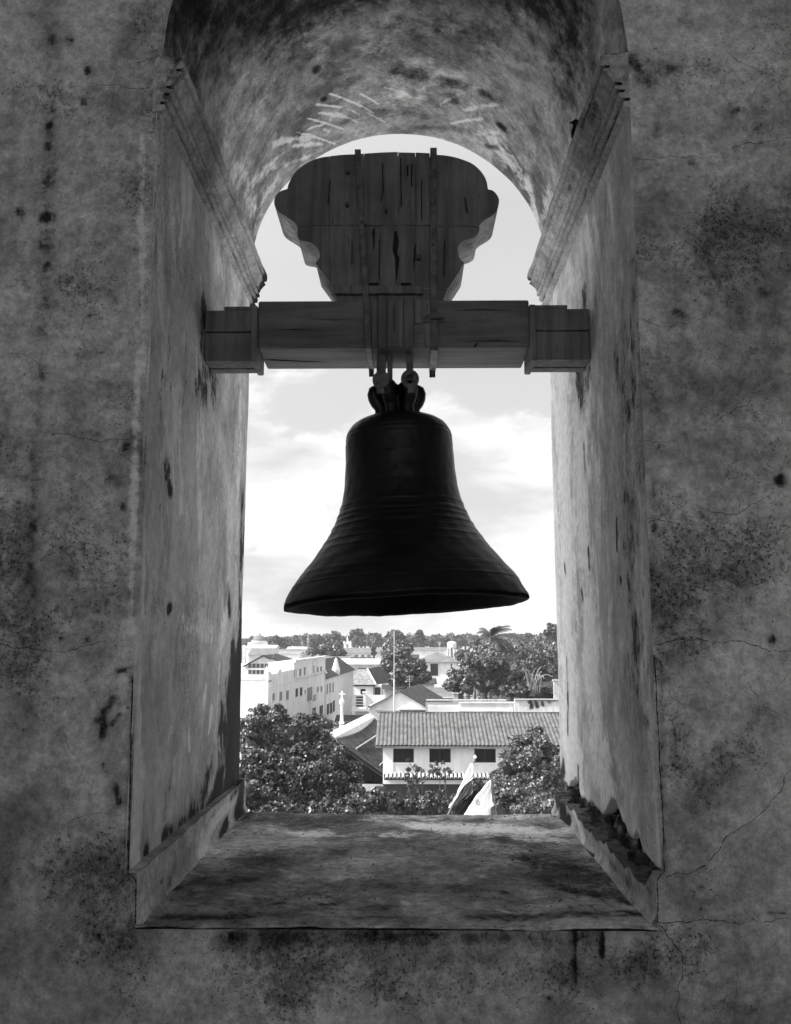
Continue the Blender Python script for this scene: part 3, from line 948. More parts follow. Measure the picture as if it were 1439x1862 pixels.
for i, (c_, a, b) in enumerate([
    ([(0, 1170), (55, 1178), (130, 1182), (190, 1166)], 2.6, 1.2), ([(95, 790), (150, 798), (210, 797), (255, 793)], 1.6, .9), ([(248, 1684), (225, 1705), (218, 1730)], 1.6, .8),
    ([(1192, 1172), (1250, 1166), (1330, 1165), (1390, 1180), (1439, 1184)], 2.4, 1.6), ([(1178, 950), (1230, 952)], 1.8, .8), ([(1285, 926), (1330, 936), (1375, 915), (1408, 888)], 2.2, 1.2),
    ([(1172, 800), (1230, 801)], 1.4, .7), ([(1310, 760), (1360, 738), (1385, 708)], 2.0, .8), ([(1212, 1596), (1260, 1586), (1300, 1552), (1360, 1498), (1420, 1440), (1439, 1400)], 2.6, 1.6),
    ([(1196, 1680), (1225, 1715), (1242, 1740), (1232, 1800), (1238, 1862)], 2.6, 1.6), ([(1194, 1676), (1300, 1675), (1439, 1672)], 2.6, 1.6), ([(1360, 1240), (1390, 1285), (1439, 1310)], 1.6, .8), ([(1150, 290), (1240, 288), (1320, 285)], 1.3, .6), ([(1330, 270), (1395, 258), (1439, 250)], 1.8, 1.0),
    ([(1360, 960), (1370, 1000), (1405, 1030)], 1.4, .7), ([(1170, 580), (1260, 586), (1330, 560)], 1.5, .6), ([(130, 1492), (180, 1478), (222, 1484)], 1.4, .8), ([(250, 115), (288, 100)], 1.6, .8), ([(270, 160), (220, 155), (160, 160)], 1.6, .6), ([(100, 310), (210, 312)], 1.0, .5), ([(100, 505), (215, 508)], 1.0, .5),
    ([(20, 640), (70, 660), (60, 720)], 1.2, .5), ([(140, 980), (175, 1010), (230, 1020)], 1.2, .5), ([(120, 1330), (150, 1400), (140, 1470)], 1.2, .5), ([(1250, 420), (1300, 470), (1290, 540)], 1.2, .5),
    ([(1210, 1250), (1250, 1300), (1240, 1370)], 1.2, .5), ([(1300, 1000), (1280, 1080), (1320, 1140)], 1.2, .5), ([(1330, 100), (1380, 130), (1439, 120)], 1.2, .6), ([(500, 1760), (560, 1790), (640, 1780)], 1.0, .5), ([(1290, 1700), (1340, 1760), (1330, 1862)], 1.2, .6), ([(30, 1560), (90, 1580), (150, 1640)], 1.2, .5),
    ([(241, 1230), (239, 1300), (237, 1400), (235, 1500), (234, 1588), (247, 1601), (247, 1640), (246, 1683)], 3.6, 3.6), ([(1189, 1190), (1195, 1300), (1201, 1420), (1206, 1500), (1208, 1584), (1195, 1600), (1197, 1640), (1196, 1676)], 3.0, 2.8)]):
    crack(c_, a, b, i, (.012 if c_[0][0] in (241, 1189) else .13))

# the tower's other walls, its vaulted room behind the viewer and the piers in the thickness of the wall ----------------------------------
OUT = 2.6
ROOM_Y0 = -4.6
ZF, ZC = -1.6, 3.5
mb = MB()
mb.box(-OUT - .8, XL - 0.012, 0.03, T - 0.004, -22, 5.0)
mb.box(XR + 0.075, OUT + .8, 0.03, T - 0.004, -22, 5.0)
mb.box(XL - 0.011, XR + 0.074, 0.03, T - 0.04, -22, ZS - 0.03)
mb.box(XL - 0.011, XR + 0.074, 0.03, T - 0.004, 2.22, 5.0)
child(mb.build('pier', M_ROOM))
mb = MB()       # spandrels of the outer face beside the arch
for sgn in (-1, 1):
    pts = [(AX + sgn * (AR + 0.012) * math.cos(a), AZ + (AR + 0.012) * math.sin(a)) for a in np.linspace(0, math.pi / 2, 20)]
    xo = XL - 0.0115 if sgn < 0 else XR + 0.0745
    poly = pts + [(AX, 2.2195), (xo, 2.2195), (xo, AZ)]
    if sgn < 0:
        poly = poly[::-1]
    mb.prism(poly, 'y', T - 0.02, T - 0.003)
child(mb.build('spandrel', M_ROOM))
mb = MB()       # the inner wall around the part in view
mb.box(-OUT, -1.14, 0.006, 0.028, ZF, ZC)
mb.box(1.11, OUT, 0.006, 0.028, ZF, ZC)
mb.box(-1.139, 1.109, 0.006, 0.028, ZF, -1.0)
mb.box(-1.139, 1.109, 0.0062, 0.028, 2.39, ZC)
mb.box(-1.139, XL, 0.0064, 0.028, 1.93, 2.389)
mb.box(XR, 1.109, 0.0064, 0.028, 1.93, 2.389)
child(mb.build('inner_wall', M_ROOM))


def pierced(x0, x1, y0, y1, o0, o1, oz0, oz1, along):
    m_ = MB()
    if along == 'x':
        m_.box(x0, o0, y0, y1, ZF, ZC); m_.box(o1, x1, y0, y1, ZF, ZC)
        m_.box(o0, o1, y0, y1, ZF, oz0); m_.box(o0, o1, y0, y1, oz1, ZC)
    else:
        m_.box(x0, x1, y0, o0, ZF, ZC); m_.box(x0, x1, o1, y1, ZF, ZC)
        m_.box(x0, x1, o0, o1, ZF, oz0); m_.box(x0, x1, o0, o1, oz1, ZC)
    return m_


OW, OH = 1.85, 2.85
child(pierced(-OUT, OUT, ROOM_Y0 - 0.9, ROOM_Y0, -OW, OW, ZS, OH, 'x').build('back_wall', M_ROOM))
child(pierced(-OUT - .8, -OUT - .002, ROOM_Y0 - 0.9, 0.029, -4.0, -2.3, ZS, 1.9, 'y').build('side_wall', M_ROOM))
child(pierced(OUT + .002, OUT + .8, ROOM_Y0 - 0.9, 0.029, -4.0, -2.3, ZS, 1.9, 'y').build('side_wall', M_ROOM))
child(MB().box(-OUT - .8, OUT + .8, ROOM_Y0 - .9, 0.029, ZF - .3, ZF - 0.002).build('floor', M_FLOOR))
child(MB().box(-OUT - .8, OUT + .8, ROOM_Y0 - .9, 0.029, ZC + .002, ZC + .4).build('ceiling', M_ROOM))
child(MB().box(-OUT - .8, OUT + .8, ROOM_Y0 - .9, 0.028, -22, ZF - .31).build('shaft', M_ROOM))

# ================================================================== THE HEADSTOCK (yoke) AND ITS BEARINGS
YB = float(atx(372, 660, XL)[1])            # front face of the beam
TH = 0.20                                   # its thickness
hb = lambda px, py: (float(at(px, py, YB)[0]), float(at(px, py, YB)[2]))
yoke = empty('headstock', (hb(727, 600)[0], YB + TH / 2, hb(727, 600)[1]), 0,
             'dark scalloped wooden headstock of bolted planks on a beam across the opening', 'headstock')
PROF = [(648, 281), (720, 277), (793, 280), (815, 282), (833, 286), (855, 294), (868, 303), (878, 314), (885, 327), (888, 343), (896, 345), (902, 350), (907, 358), (908, 367), (904, 382), (895, 391), (883, 398), (874, 406),
        (872, 414), (870, 424), (861, 431), (850, 434), (842, 437), (836, 443), (833, 452), (834, 463), (838, 471), (845, 477), (831, 499), (816, 522), (805, 547),
        (614, 547), (607, 522), (592, 502), (574, 477), (580, 471), (582, 463), (579, 454), (572, 445), (563, 440), (552, 438), (543, 434), (541, 424), (541, 414), (536, 405), (522, 395), (508, 386), (501, 377), (499, 366), (503, 355),
        (511, 348), (523, 344), (526, 333), (536, 315), (548, 304), (564, 294), (580, 288), (597, 285), (625, 282)]


SHARP = {(888, 343), (523, 344), (845, 477), (574, 477), (805, 547), (614, 547)}


def smooth_profile(poly):
    out, n = [], len(poly)
    for i in range(n):
        p0, p1, p2, p3 = poly[i - 1], poly[i], poly[(i + 1) % n], poly[(i + 2) % n]
        if p1 in SHARP:
            p0 = p1
        if p2 in SHARP:
            p3 = p2
        if p1[1] == 547 and p2[1] == 547:
            out.append(p1)
            continue
        for k in range(3):
            u_ = k / 3
            out.append(tuple(.5 * (2 * p1[q] + (p2[q] - p0[q]) * u_ + (2 * p0[q] - 5 * p1[q] + 4 * p2[q] - p3[q]) * u_ ** 2 + (3 * p1[q] - p0[q] - 3 * p2[q] + p3[q]) * u_ ** 3) for q in (0, 1)))
    return out


PROF = smooth_profile(PROF)


def clip(poly, a, b, c_):
    """keep a*x+b*y<=c"""
    out = []
    for i in range(len(poly)):
        p, q = poly[i], poly[(i + 1) % len(poly)]
        dp, dq = a * p[0] + b * p[1] - c_, a * q[0] + b * q[1] - c_
        if dp <= 0:
            out.append(p)
        if (dp < 0 < dq) or (dq < 0 < dp):
            t_ = dp / (dp - dq)
            out.append((p[0] + (q[0] - p[0]) * t_, p[1] + (q[1] - p[1]) * t_))
    return out


def plank(name, poly_px, y0, y1, mat, bev=0.004):
    P = [hb(*q) for q in poly_px][::-1]
    m_ = MB().prism(P, 'y', y0, y1)
    o = m_.build(name, mat)
    bm_ = bmesh.new()
    bm_.from_mesh(o.data)
    bmesh.ops.recalc_face_normals(bm_, faces=bm_.faces)
    bmesh.ops.triangulate(bm_, faces=[f for f in bm_.faces if len(f.verts) > 4])
    bm_.to_mesh(o.data)
    bm_.free()
    return child(o, yoke)


rows = [(200, 409.2, [480, 600, 662, 724, 756, 782, 930]), (410.6, 523, [480, 600, 662, 690, 720, 754, 786, 930]), (524.2, 560, [480, 700, 930])]
for (ya, yb, cuts) in rows:
    for xa, xb in zip(cuts, cuts[1:]):
        q = clip(PROF, 0, -1, -ya)
        q = clip(q, 0, 1, yb)
        q = clip(q, -1, 0, -(xa + .35))
        q = clip(q, 1, 0, xb - .35)
        if len(q) >= 3:
            off = random.uniform(-.004, .004)
            o = plank('plank', q, YB + off, YB + TH + random.uniform(-.003, .003), M_WOOD)
            o.data.materials.append(M_LIT_PAINT)
            for f_ in o.data.polygons:                  # flaking white paint on the sawn edges, with bounce light put into its colour
                if abs(f_.normal.y) < .5:
                    f_.material_index = 1
core = plank('heartwood', [((x - 720) * .994 + 720, (y - 400) * .994 + 400) for x, y in PROF], YB + 0.02, YB + TH - 0.02, M_WOOD)

# the beam: chamfered along its lower front edge
zt, zb_ = hb(720, 546.5)[1], hb(720, 633)[1]
xa, xb = hb(469, 600)[0], hb(963, 600)[0]
m_ = MB().prism([(YB - .004, zb_), (YB + TH + .01, zb_ - .004), (YB + TH + .01, zt), (YB - .004, zt)], 'x', xa, xb)
beam = child(m_.build('beam', M_BEAM), yoke)
bevel(beam, 0.006, 2)
mb = MB()
mb.box(xa + .02, xb - .02, YB + .03, YB + TH - .03, zb_ + .012, zt - .012)
# iron gudgeons inside the boxes
for x0_, x1_ in ((XL - 0.03, xa + .1), (xb - .1, XR + 0.05)):
    mb = MB()
    mb.tube([(x0_, YB + TH / 2, (zt + zb_) / 2), (x1_, YB + TH / 2, (zt + zb_) / 2)], 0.022, 12)
    child(mb.build('gudgeon', M_IRON, None, True), yoke)

# boards on the beam under the planks
for (x0_, x1_, y0_, y1_, pr) in [(600, 770, 524, 539, .022)]:
    pass
board = lambda x0_, x1_, y0_, y1_, pr, mat=M_WOOD, nm='batten', sl_=0: bevel(plank(nm, [(x0_, y0_), (x1_, y0_), (x1_ + sl_, y1_), (x0_ + sl_, y1_)], YB - pr, YB + .002, mat), 0.003)
board(609, 769, 523, 537.5, .020)
board(671, 689, 514, 521, .003, M_DARK, 'mortise'); board(729, 748, 514, 521, .003, M_DARK, 'mortise')
board(689, 703, 541, 636, .022); board(735, 752, 541, 636, .022); board(704, 734, 545, 632, .008); board(675, 687, 545, 634, .009); board(754, 768, 545, 590, .010); board(771, 783, 549, 632, .005)

# iron straps, bent under the beam
ZU = zb_


def strap(px0, py0, px1, py1, w, pr, under=True, nm='iron_strap', lead=0.0):
    (x0_, z0_), (x1_, z1_) = hb(px0, py0), hb(px1, py1)
    ww = w * 0.00171 / 2
    m2 = MB()
    a, b = (x0_, YB - pr, z0_), (x1_, YB - pr, z1_)
    m2.add([(x0_ - ww, YB - pr - .007, z0_), (x0_ + ww, YB - pr - .007, z0_), (x1_ + ww, YB - pr - .007, z1_), (x1_ - ww, YB - pr - .007, z1_),
            (x0_ - ww, YB - pr + .002, z0_), (x0_ + ww, YB - pr + .002, z0_), (x1_ + ww, YB - pr + .002, z1_), (x1_ - ww, YB - pr + .002, z1_)],
           [(3, 2, 1, 0)[::-1], (4, 5, 6, 7)[::-1], (0, 1, 5, 4)[::-1], (1, 2, 6, 5)[::-1], (2, 3, 7, 6)[::-1], (3, 0, 4, 7)[::-1]])
    if under:
        m2.box(x1_ - ww, x1_ + ww, YB - pr - .007, YB + TH + .02, z1_ - .010, z1_ - .0005)
        m2.box(x1_ - ww * .9, x1_ + ww * .9, YB + TH + .012, YB + TH + .022, z1_ - .03, z1_ + .12)
    o = m2.build(nm, M_IRON)
    return bevel(child(o, yoke), 0.0015, 1)


strap(651, 274, 658, 412, 12, .004, False); strap(657.5, 405, 664, 500, 11, .010, False); strap(663, 485, 671, 632.5, 11, .022, True)
strap(788.5, 271, 788.5, 575, 13, .004, False); strap(791, 570, 790, 634, 13.5, .008, True)
# buckle and bolts
plank('strap_keeper', [(783, 575), (801, 574), (801, 584), (783, 585)], YB - .030, YB - .004, M_IRON)
plank('cotter', [(770, 578), (810, 580), (810, 587), (770, 588)], YB - .014, YB + .001, M_IRON)
for (bx, by) in [(652, 300), (655, 343), (658, 408), (661, 498), (668, 563), (668, 598), (788, 312), (788, 372), (788, 446), (633, 315), (632, 375), (703, 385), (762, 470), (777, 578), (805, 581), (693, 556), (739, 590)]:
    x_, z_ = hb(bx, by)
    mb = MB().tube([(x_, YB - .019, z_), (x_, YB + .005, z_)], [.006, .0075], 8)
    child(mb.build('bolt', M_IRON, None, True), yoke)
# big split in the middle planks
plank('split', [(717, 424), (722, 420), (726, 440), (722, 462), (727, 470), (724, 490), (721, 516), (719, 470), (714, 455)], YB - .0052, YB - .002, M_DARK)
plank('split', [(753, 452), (757, 440), (756, 470), (752, 492)], YB - .0052, YB - .002, M_DARK)
plank('split', [(678, 418), (682, 416), (681, 458), (679, 446)], YB - .0052, YB - .002, M_DARK)
plank('split', [(740, 305), (743, 300), (743, 318), (740, 322)], YB - .0052, YB - .002, M_DARK)


# drying splits along the beam
for q in ([(474, 655), (500, 654), (556, 657), (600, 659), (556, 659), (500, 656.5)], [(500, 600), (540, 599), (580, 602), (540, 601)], [(820, 566), (870, 563), (930, 565), (870, 565)], [(840, 622), (900, 619), (955, 622), (900, 621.4)], [(860, 632), (866, 625), (870, 624), (866, 631)], [(560, 580), (610, 582), (640, 581), (610, 583.4)]):
    plank('split', q, YB - .0052, YB - .003, M_DARK)
for q in ([(695, 300), (697, 298), (698, 345), (696, 360)], [(728, 290), (730, 288), (731, 372), (729, 378)], [(766, 330), (768, 328), (768, 400), (766, 404)], [(600, 330), (601.5, 330), (598, 372), (596, 374)], [(845, 360), (847, 362), (851, 388), (849, 386)], [(748, 300), (750, 300), (750, 340), (748, 338)], [(640, 440), (641.5, 438), (641, 480), (639.5, 484)], [(808, 440), (809.5, 438), (808, 505), (806.5, 500)],
          [(690, 440), (691.5, 436), (690.5, 510), (689, 505)], [(736, 560), (738, 556), (740, 610), (737, 618)], [(716, 560), (717.5, 556), (718, 606), (716, 600)]):
    plank('split', q, YB - .0082 if q[0][1] < 540 else YB - .0095, YB - .002, M_DARK)


def bearing(xo, xi, side, label):
    """timber box round the end of the beam, let into the jamb"""
    zt_, zb2 = hb(420, 560)[1], hb(420, 658)[1]
    e = empty('bearing_box', ((xo + xi) / 2, YB + .1, zb2), 0, label, 'bearing box', 'timber boxes carrying the headstock')
    y0_, y1_ = YB - .012, YB + 0.125
    zm = zt_ + (zb2 - zt_) * .47
    a, b = min(xo, xi), max(xo, xi)
    bevel(child(MB().box(a, b, y0_, y0_ + .024, zm + .0015, zt_ - .012).build('plank', M_WOOD), e), .003)
    bevel(child(MB().box(a, b, y0_ + .002, y0_ + .026, zb2, zm - .0015).build('plank', M_WOOD), e), .003)
    bevel(child(MB().box(a, b, y0_ + .027, y0_ + .085, zb2 + .001, zb2 + .022).build('bottom_plank', M_WOOD), e), .003)
    bevel(child(MB().box(a, b, y0_ + .088, y1_, zb2 - .001, zb2 + .022).build('bottom_plank', M_WOOD), e), .003)
    tx0, tx1 = (a + (b - a) * .40, b) if side > 0 else (a, b - (b - a) * .40)
    bevel(child(MB().box(tx0, tx1, y0_ + .001, y1_, zt_ - .0115, zt_ + .002).build('lid', M_WOOD), e), .003)
    bevel(child(MB().box(a, b, y1_ - .022, y1_ - .001, zb2 + .023, zt_ - .013).build('back_plank', M_WOOD), e), .003)
    fx = (xi, xi + .021) if side > 0 else (xi - .021, xi)
    bevel(child(MB().box(fx[0], fx[1], y0_ - .008, y1_ + .010, zb2 - .006, zt_ + .001).build('end_plank', M_WOOD), e), .004)
    # mortar where the timber enters the wall
    cx2 = XL if side > 0 else XR
    return e


bearing(XL + .001, hb(458, 600)[0], +1, 'timber bearing box let into the left jamb under one end of the beam')
bearing(XR - .001, hb(974, 600)[0], -1, 'timber bearing box let into the bright right jamb under one end of the beam')

# ================================================================== THE BELL
YC = YB + TH / 2
hc = lambda px, py: at(px, py, YC)
rim_c = hc(739, 1098)
top_c = hc(727, 757)
sc_ = (hc(960, 1098)[0] - hc(518, 1098)[0]) / 442.0
Hb = float(top_c[2] - rim_c[2])
bell = empty('bell', tuple(rim_c), 0, 'large black bronze bell with raised bands hanging tilted in the arched opening', 'bell')
TILT = Matrix.Rotation(R(-2.4), 4, 'X') @ Matrix.Rotation(R(-2.5), 4, 'Y')
bell.matrix_basis = Matrix.Translation(Vector(rim_c)) @ TILT
k_ = lambda py: Hb * (1098 - py) / (1098 - 757)
key = [(755, 40), (757, 52), (761, 66), (766, 78), (773, 88), (782, 95), (792, 99), (806, 100.5), (830, 101), (860, 102.5), (890, 105.5), (912, 110), (935, 117), (955, 126), (975, 137), (995, 151), (1015, 166), (1035, 183), (1055, 199), (1070, 209), (1082, 216), (1092, 221), (1098, 222)]
py_, pr_ = np.array([a for a, b in key], float), np.array([b for a, b in key], float)
prof = []
bands = [(788, 3.0, 2.4), (797, 2.6, 1.8), (924, 3.0, 1.8), (940, 4, 3.0), (950, 3, 1.6), (962, 3.5, 2.6), (975, 3, 1.5), (988, 3, 1.8), (1002, 3, 1.2), (1044, 4, 1.4), (1064, 3, 2.2)]
for y_ in np.arange(755, 1098.1, 0.75):
    r_ = float(np.interp(y_, py_, pr_))
    for (b_, w_, a_) in bands:
        d_ = abs(y_ - b_) / w_
        if d_ < 1:
            r_ += a_ * .36 * math.sqrt(1 - d_ * d_)
    prof.append((r_ * sc_, k_(y_)))
prof = [(0.004, k_(752.5))] + prof
inner = [(221 * sc_, -0.006), (214 * sc_, -.009), (205 * sc_, 0.0), (180 * sc_, .06), (150 * sc_, .13), (118 * sc_, .24), (96 * sc_, .36), (88 * sc_, .50), (60 * sc_, .55), (0.004, .56)]
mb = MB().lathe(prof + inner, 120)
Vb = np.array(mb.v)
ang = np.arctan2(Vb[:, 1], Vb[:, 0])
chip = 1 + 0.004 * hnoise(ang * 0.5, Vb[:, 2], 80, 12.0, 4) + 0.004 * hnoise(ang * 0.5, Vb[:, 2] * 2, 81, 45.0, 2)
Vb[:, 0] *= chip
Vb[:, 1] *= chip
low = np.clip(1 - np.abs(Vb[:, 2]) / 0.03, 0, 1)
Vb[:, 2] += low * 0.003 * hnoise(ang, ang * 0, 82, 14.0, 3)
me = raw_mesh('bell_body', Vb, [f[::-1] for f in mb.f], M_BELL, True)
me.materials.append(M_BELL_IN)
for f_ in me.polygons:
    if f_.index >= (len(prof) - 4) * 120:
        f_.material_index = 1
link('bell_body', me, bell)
# raised cross on the waist
mb = MB()
ri = lambda z: np.interp(-z, [-k_(a) for a in py_], pr_ * sc_)


def relief(x0_, x1_, z0_, z1_, n=6):
    V_, F_ = [], []
    for i in range(n + 1):
        for j in range(2):
            x_ = x0_ + (x1_ - x0_) * j
            z_ = z0_ + (z1_ - z0_) * i / n
            R_ = float(ri(z_)) + .004
            V_.append((x_, -math.sqrt(max(R_ ** 2 - x_ ** 2, 0)), z_))
            V_.append((x_, -math.sqrt(max((R_ - .012) ** 2 - x_ ** 2, 0)), z_))
    for i in range(n):
        a = i * 4
        F_ += [(a, a + 2, a + 6, a + 4), (a, a + 4, a + 5, a + 1), (a + 2, a + 3, a + 7, a + 6)]
    F_ += [(0, 1, 3, 2), (n * 4, n * 4 + 2, n * 4 + 3, n * 4 + 1)]
    mb.add(V_, F_)


relief(-.010, .010, k_(905), k_(812)); relief(-.036, -.0105, k_(838), k_(826), 2); relief(.0105, .036, k_(838), k_(826), 2); relief(-.030, -.0105, k_(912), k_(904), 2); relief(.0105, .030, k_(912), k_(904), 2)
mb.build('relief_cross', M_BELL, bell)
# crown: six cannons round a central post
zc = k_(756)
hcn = 59 * sc_
mb = MB().lathe([(.034, zc - .01), (.030, zc + .02), (.026, zc + .05), (.030, zc + hcn - .012), (.024, zc + hcn + .006), (.003, zc + hcn + .008)], 20)
mb.build('crown_post', M_BELL, bell, True)
for i in range(6):
    a = R(60 * i + 8)
    pts = []
    for s_ in np.linspace(0, 1, 14):
        ph = s_ * math.pi
        rad = .024 + .060 * math.sin(ph) ** .8 + (.018 if s_ < .5 else 0) * (1 - s_ * 2)
        rad = [.062, .060, .058, .060, .066, .073, .078, .080, .077, .068, .056, .045, .034, .024][int(round(s_ * 13))]
        z_ = [-.012, .006, .020, .034, .046, .056, .066, .078, .088, .094, .095, .093, .088, .082][int(round(s_ * 13))] * hcn / .094 * .93
        rad *= .95
        pts.append((rad * math.cos(a), rad * math.sin(a), zc + z_))
    mb = MB().tube(pts, [.021] * 4 + [.024] * 5 + [.021] * 5, 10)
    mb.build('crown_loop', M_BELL, bell, True)
# clapper inside the mouth
mb = MB().lathe([(.004, .50), (.014, .49), (.014, .16), (.030, .13), (.045, .09), (.045, .07), (.028, .045), (.004, .038)], 20)
mb.build('clapper', M_IRON, bell, True)


# hanging irons between headstock and bell: these belong to the headstock
def hanger(px, kind):
    x_, z_ = hb(px, 684)
    if kind == 'eye':
        V_ = []
        pts = [(x_ + .0205 * math.cos(a), YC - .055, z_ + .004 + .0235 * math.sin(a)) for a in np.linspace(0, 2 * math.pi, 21)]
        m3 = MB().tube(pts, .0095, 8, False)
        m3.box(x_ - .007, x_ + .018, YC - .062, YC - .048, z_ - .045, z_ - .015)
    else:
        m3 = MB()
        m3.lathe([(.003, -.012), (.026, -.012), (.029, -.008), (.029, .008), (.026, .012), (.003, .012)], 24, Matrix.Translation((x_, YC - .055, z_)) @ Matrix.Rotation(R(90), 4, 'X'))
        m3.box(x_ - .012, x_ + .012, YC - .060, YC - .046, z_ - .045, z_ - .02)
    child(m3.build('hanging_iron', M_IRON, None, False), yoke)


hanger(693, 'disc')
hanger(746, 'eye')
for (x0p, x1p) in ((704, 713), (684, 700), (739, 752)):
    xx0, xx1 = hb(x0p, 660)[0], hb(x1p, 660)[0]
    child(MB().box(xx0, xx1, YC - .045, YC + .05, hb(700, 706)[1], zb_ + .001).build('hanger_bar', M_IRON), yoke)

# lizard-sized dark lump on the right impost: a bird resting on the ledge
bp = at(1040, 240, 0.62)
bx = XR - .070
yb_ = float(atx(1041, 250, bx)[1])
bird = empty('bird', (bx + .012, yb_, 1.552), 0, 'small black bird perched on the edge of the right impost moulding', 'bird')
mb = MB().lathe([(.002, 0), (.012, .006), (.017, .018), (.017, .032), (.011, .044), (.0095, .050), (.012, .056), (.012, .063), (.007, .069), (.001, .071)], 12)
mb.tube([(-.010, 0, .062), (-.021, 0, .060)], [.004, .0008], 6)
mb.tube([(.010, .006, .012), (.030, .018, .006)], [.008, .003], 6)
o = mb.build('bird_body', M_BELL, bird, True)

# ================================================================== THE TOWN
H = -18.0                                   # ground level below the viewer's eye
gx = MB().add([(-2600, -300, H), (2600, -300, H), (2600, 3000, H), (-2600, 3000, H)], [(0, 1, 2, 3)])
tag(gx.build('ground', M_GROUND), kind='structure')

PXM = lambda Y: F / (Y + D)                 # photo pixels per metre at a depth


def part(mb_, name, mat, parent):
    o = mb_.build(name, mat)
    return child(o, parent)


def window_parts(parent, x0, x1, z0, z1, Y, frame=0.06, shut=None, name='window', mat=None):
    """an opening in a wall facing the viewer: reveal, dark opening, frame"""
    w = part(MB().box(x0, x1, Y - .02, Y + .08, z0, z1), name, mat or M_DARK, parent)
    return w


# ---- long tiled building with four openings ------------------------------------------------------------------
Y0 = 80.0
P = lambda px, py, Y=Y0: at(px, py, Y)
xl, xr = P(697, 1400)[0], P(1100, 1400)[0]
ze = P(800, 1361)[2]
zr_y = Y0 + 6.2
ridge = at(800, 1298, zr_y)[2]
school = empty('tiled_building', ((xl + xr) / 2, Y0, H), 0, 'long pale building with ribbed roof and dark square openings beyond the sill', 'building')
# front wall cut round its openings
opens = [(714, 753), (781, 820), (863, 902), (1000, 1040)]
zo1, zo0 = P(800, 1361.5)[2], P(800, 1387)[2]
zlow = P(800, 1425)[2]
mb = MB()
cur = xl
for a, b in opens:
    xa_, xb_ = P(a, 1375)[0], P(b, 1375)[0]
    mb.box(cur, xa_, Y0, Y0 + .35, zlow, ze + .25)
    mb.box(xa_, xb_, Y0, Y0 + .35, zlow, zo0)
    mb.box(xa_, xb_, Y0, Y0 + .35, zo1, ze + .25)
    cur = xb_
mb.box(cur, xr, Y0, Y0 + .35, zlow, ze + .25)
part(mb, 'wall', M_PALE, school)
part(MB().box(xl, xr, Y0 + .36, Y0 + 11, H, ze + .2), 'rear_wall', M_DARK, school)
part(MB().box(xl - .02, xl + .9, Y0 - .06, Y0 - .003, zlow - .02, ze + .2), 'corner_pilaster', M_WHITE, school)
part(MB().box(xl, xr, Y0 + .02, Y0 + .33, H, zlow - .01), 'lower_wall', M_ROOFD, school)  # dark colour stands in for the shade of a porch recess
for i, (a, b) in enumerate(opens):
    xa_, xb_ = P(a, 1375)[0], P(b, 1375)[0]
    f_ = part(MB().box(xa_ - .06, xb_ + .06, Y0 - .05, Y0 - .004, zo0 - .10, zo0 - .005), 'window_sill', M_WHITE, school)
    fw = .09
    fr = MB().box(xa_, xb_, Y0 + .08, Y0 + .16, zo1 - fw, zo1 - .002).box(xa_, xb_, Y0 + .08, Y0 + .16, zo0 + .002, zo0 + fw)
    fr.box(xa_ + .002, xa_ + fw, Y0 + .081, Y0 + .159, zo0 + fw, zo1 - fw).box(xb_ - fw, xb_ - .002, Y0 + .081, Y0 + .159, zo0 + fw, zo1 - fw).box((xa_ + xb_) / 2 - .04, (xa_ + xb_) / 2 + .04, Y0 + .082, Y0 + .158, zo0 + fw, zo1 - fw)
    part(fr, 'window_frame', M_ROOFD, school)
    part(MB().box(xa_ + .02, xa_ + (xb_ - xa_) * .48, Y0 + .2, Y0 + .26, zo0 + .01, zo1 - .02), 'shutter', M_DARK, school)
# pent row of barrel tiles under the openings and pale band below
zt0 = P(800, 1404)[2]
zt1 = P(800, 1414.5)[2]
part(MB().box(xl + .1, xr, Y0 - .12, Y0 - .003, zlow - .03, zt1 - .10), 'band_course', M_WHITE, school)
tile_me = None
for i in range(72):
    x_ = xl + .35 + i * .36
    if x_ > xr:
        break
    if tile_me is None:
        m3 = MB()
        V_, F_ = [], []
        for j in range(2):
            for k in range(7):
                a = math.pi * k / 6
                V_.append((math.cos(a) * (.115 + .02 * j), -j * .62, math.sin(a) * (.12 + .03 * j) - j * .42))
        for k in range(6):
            F_.append((k, k + 1, 7 + k + 1, 7 + k))
        for k in range(7):
            V_.append((V_[k + 7][0] * .78, V_[k + 7][1] + .01, V_[k + 7][2] - .035))
        for k in range(6):
            F_.append((7 + k, 7 + k + 1, 14 + k + 1, 14 + k))
        m3.add(V_, F_)
        tile_me = raw_mesh('canopy_tile', m3.v, m3.f, M_CREAM, True)
    o = link('canopy_tile', tile_me)
    o.location = (x_, Y0 + .05, zt0 - .05)
    child(o, school)
part(MB().prism([(Y0 - .004, zt0 - .12), (Y0 - .56, zt1 - .02), (Y0 - .56, zt1 - .12), (Y0 - .004, zt0 - .25)], 'x', xl + .1, xr), 'canopy_board', M_DARK, school)


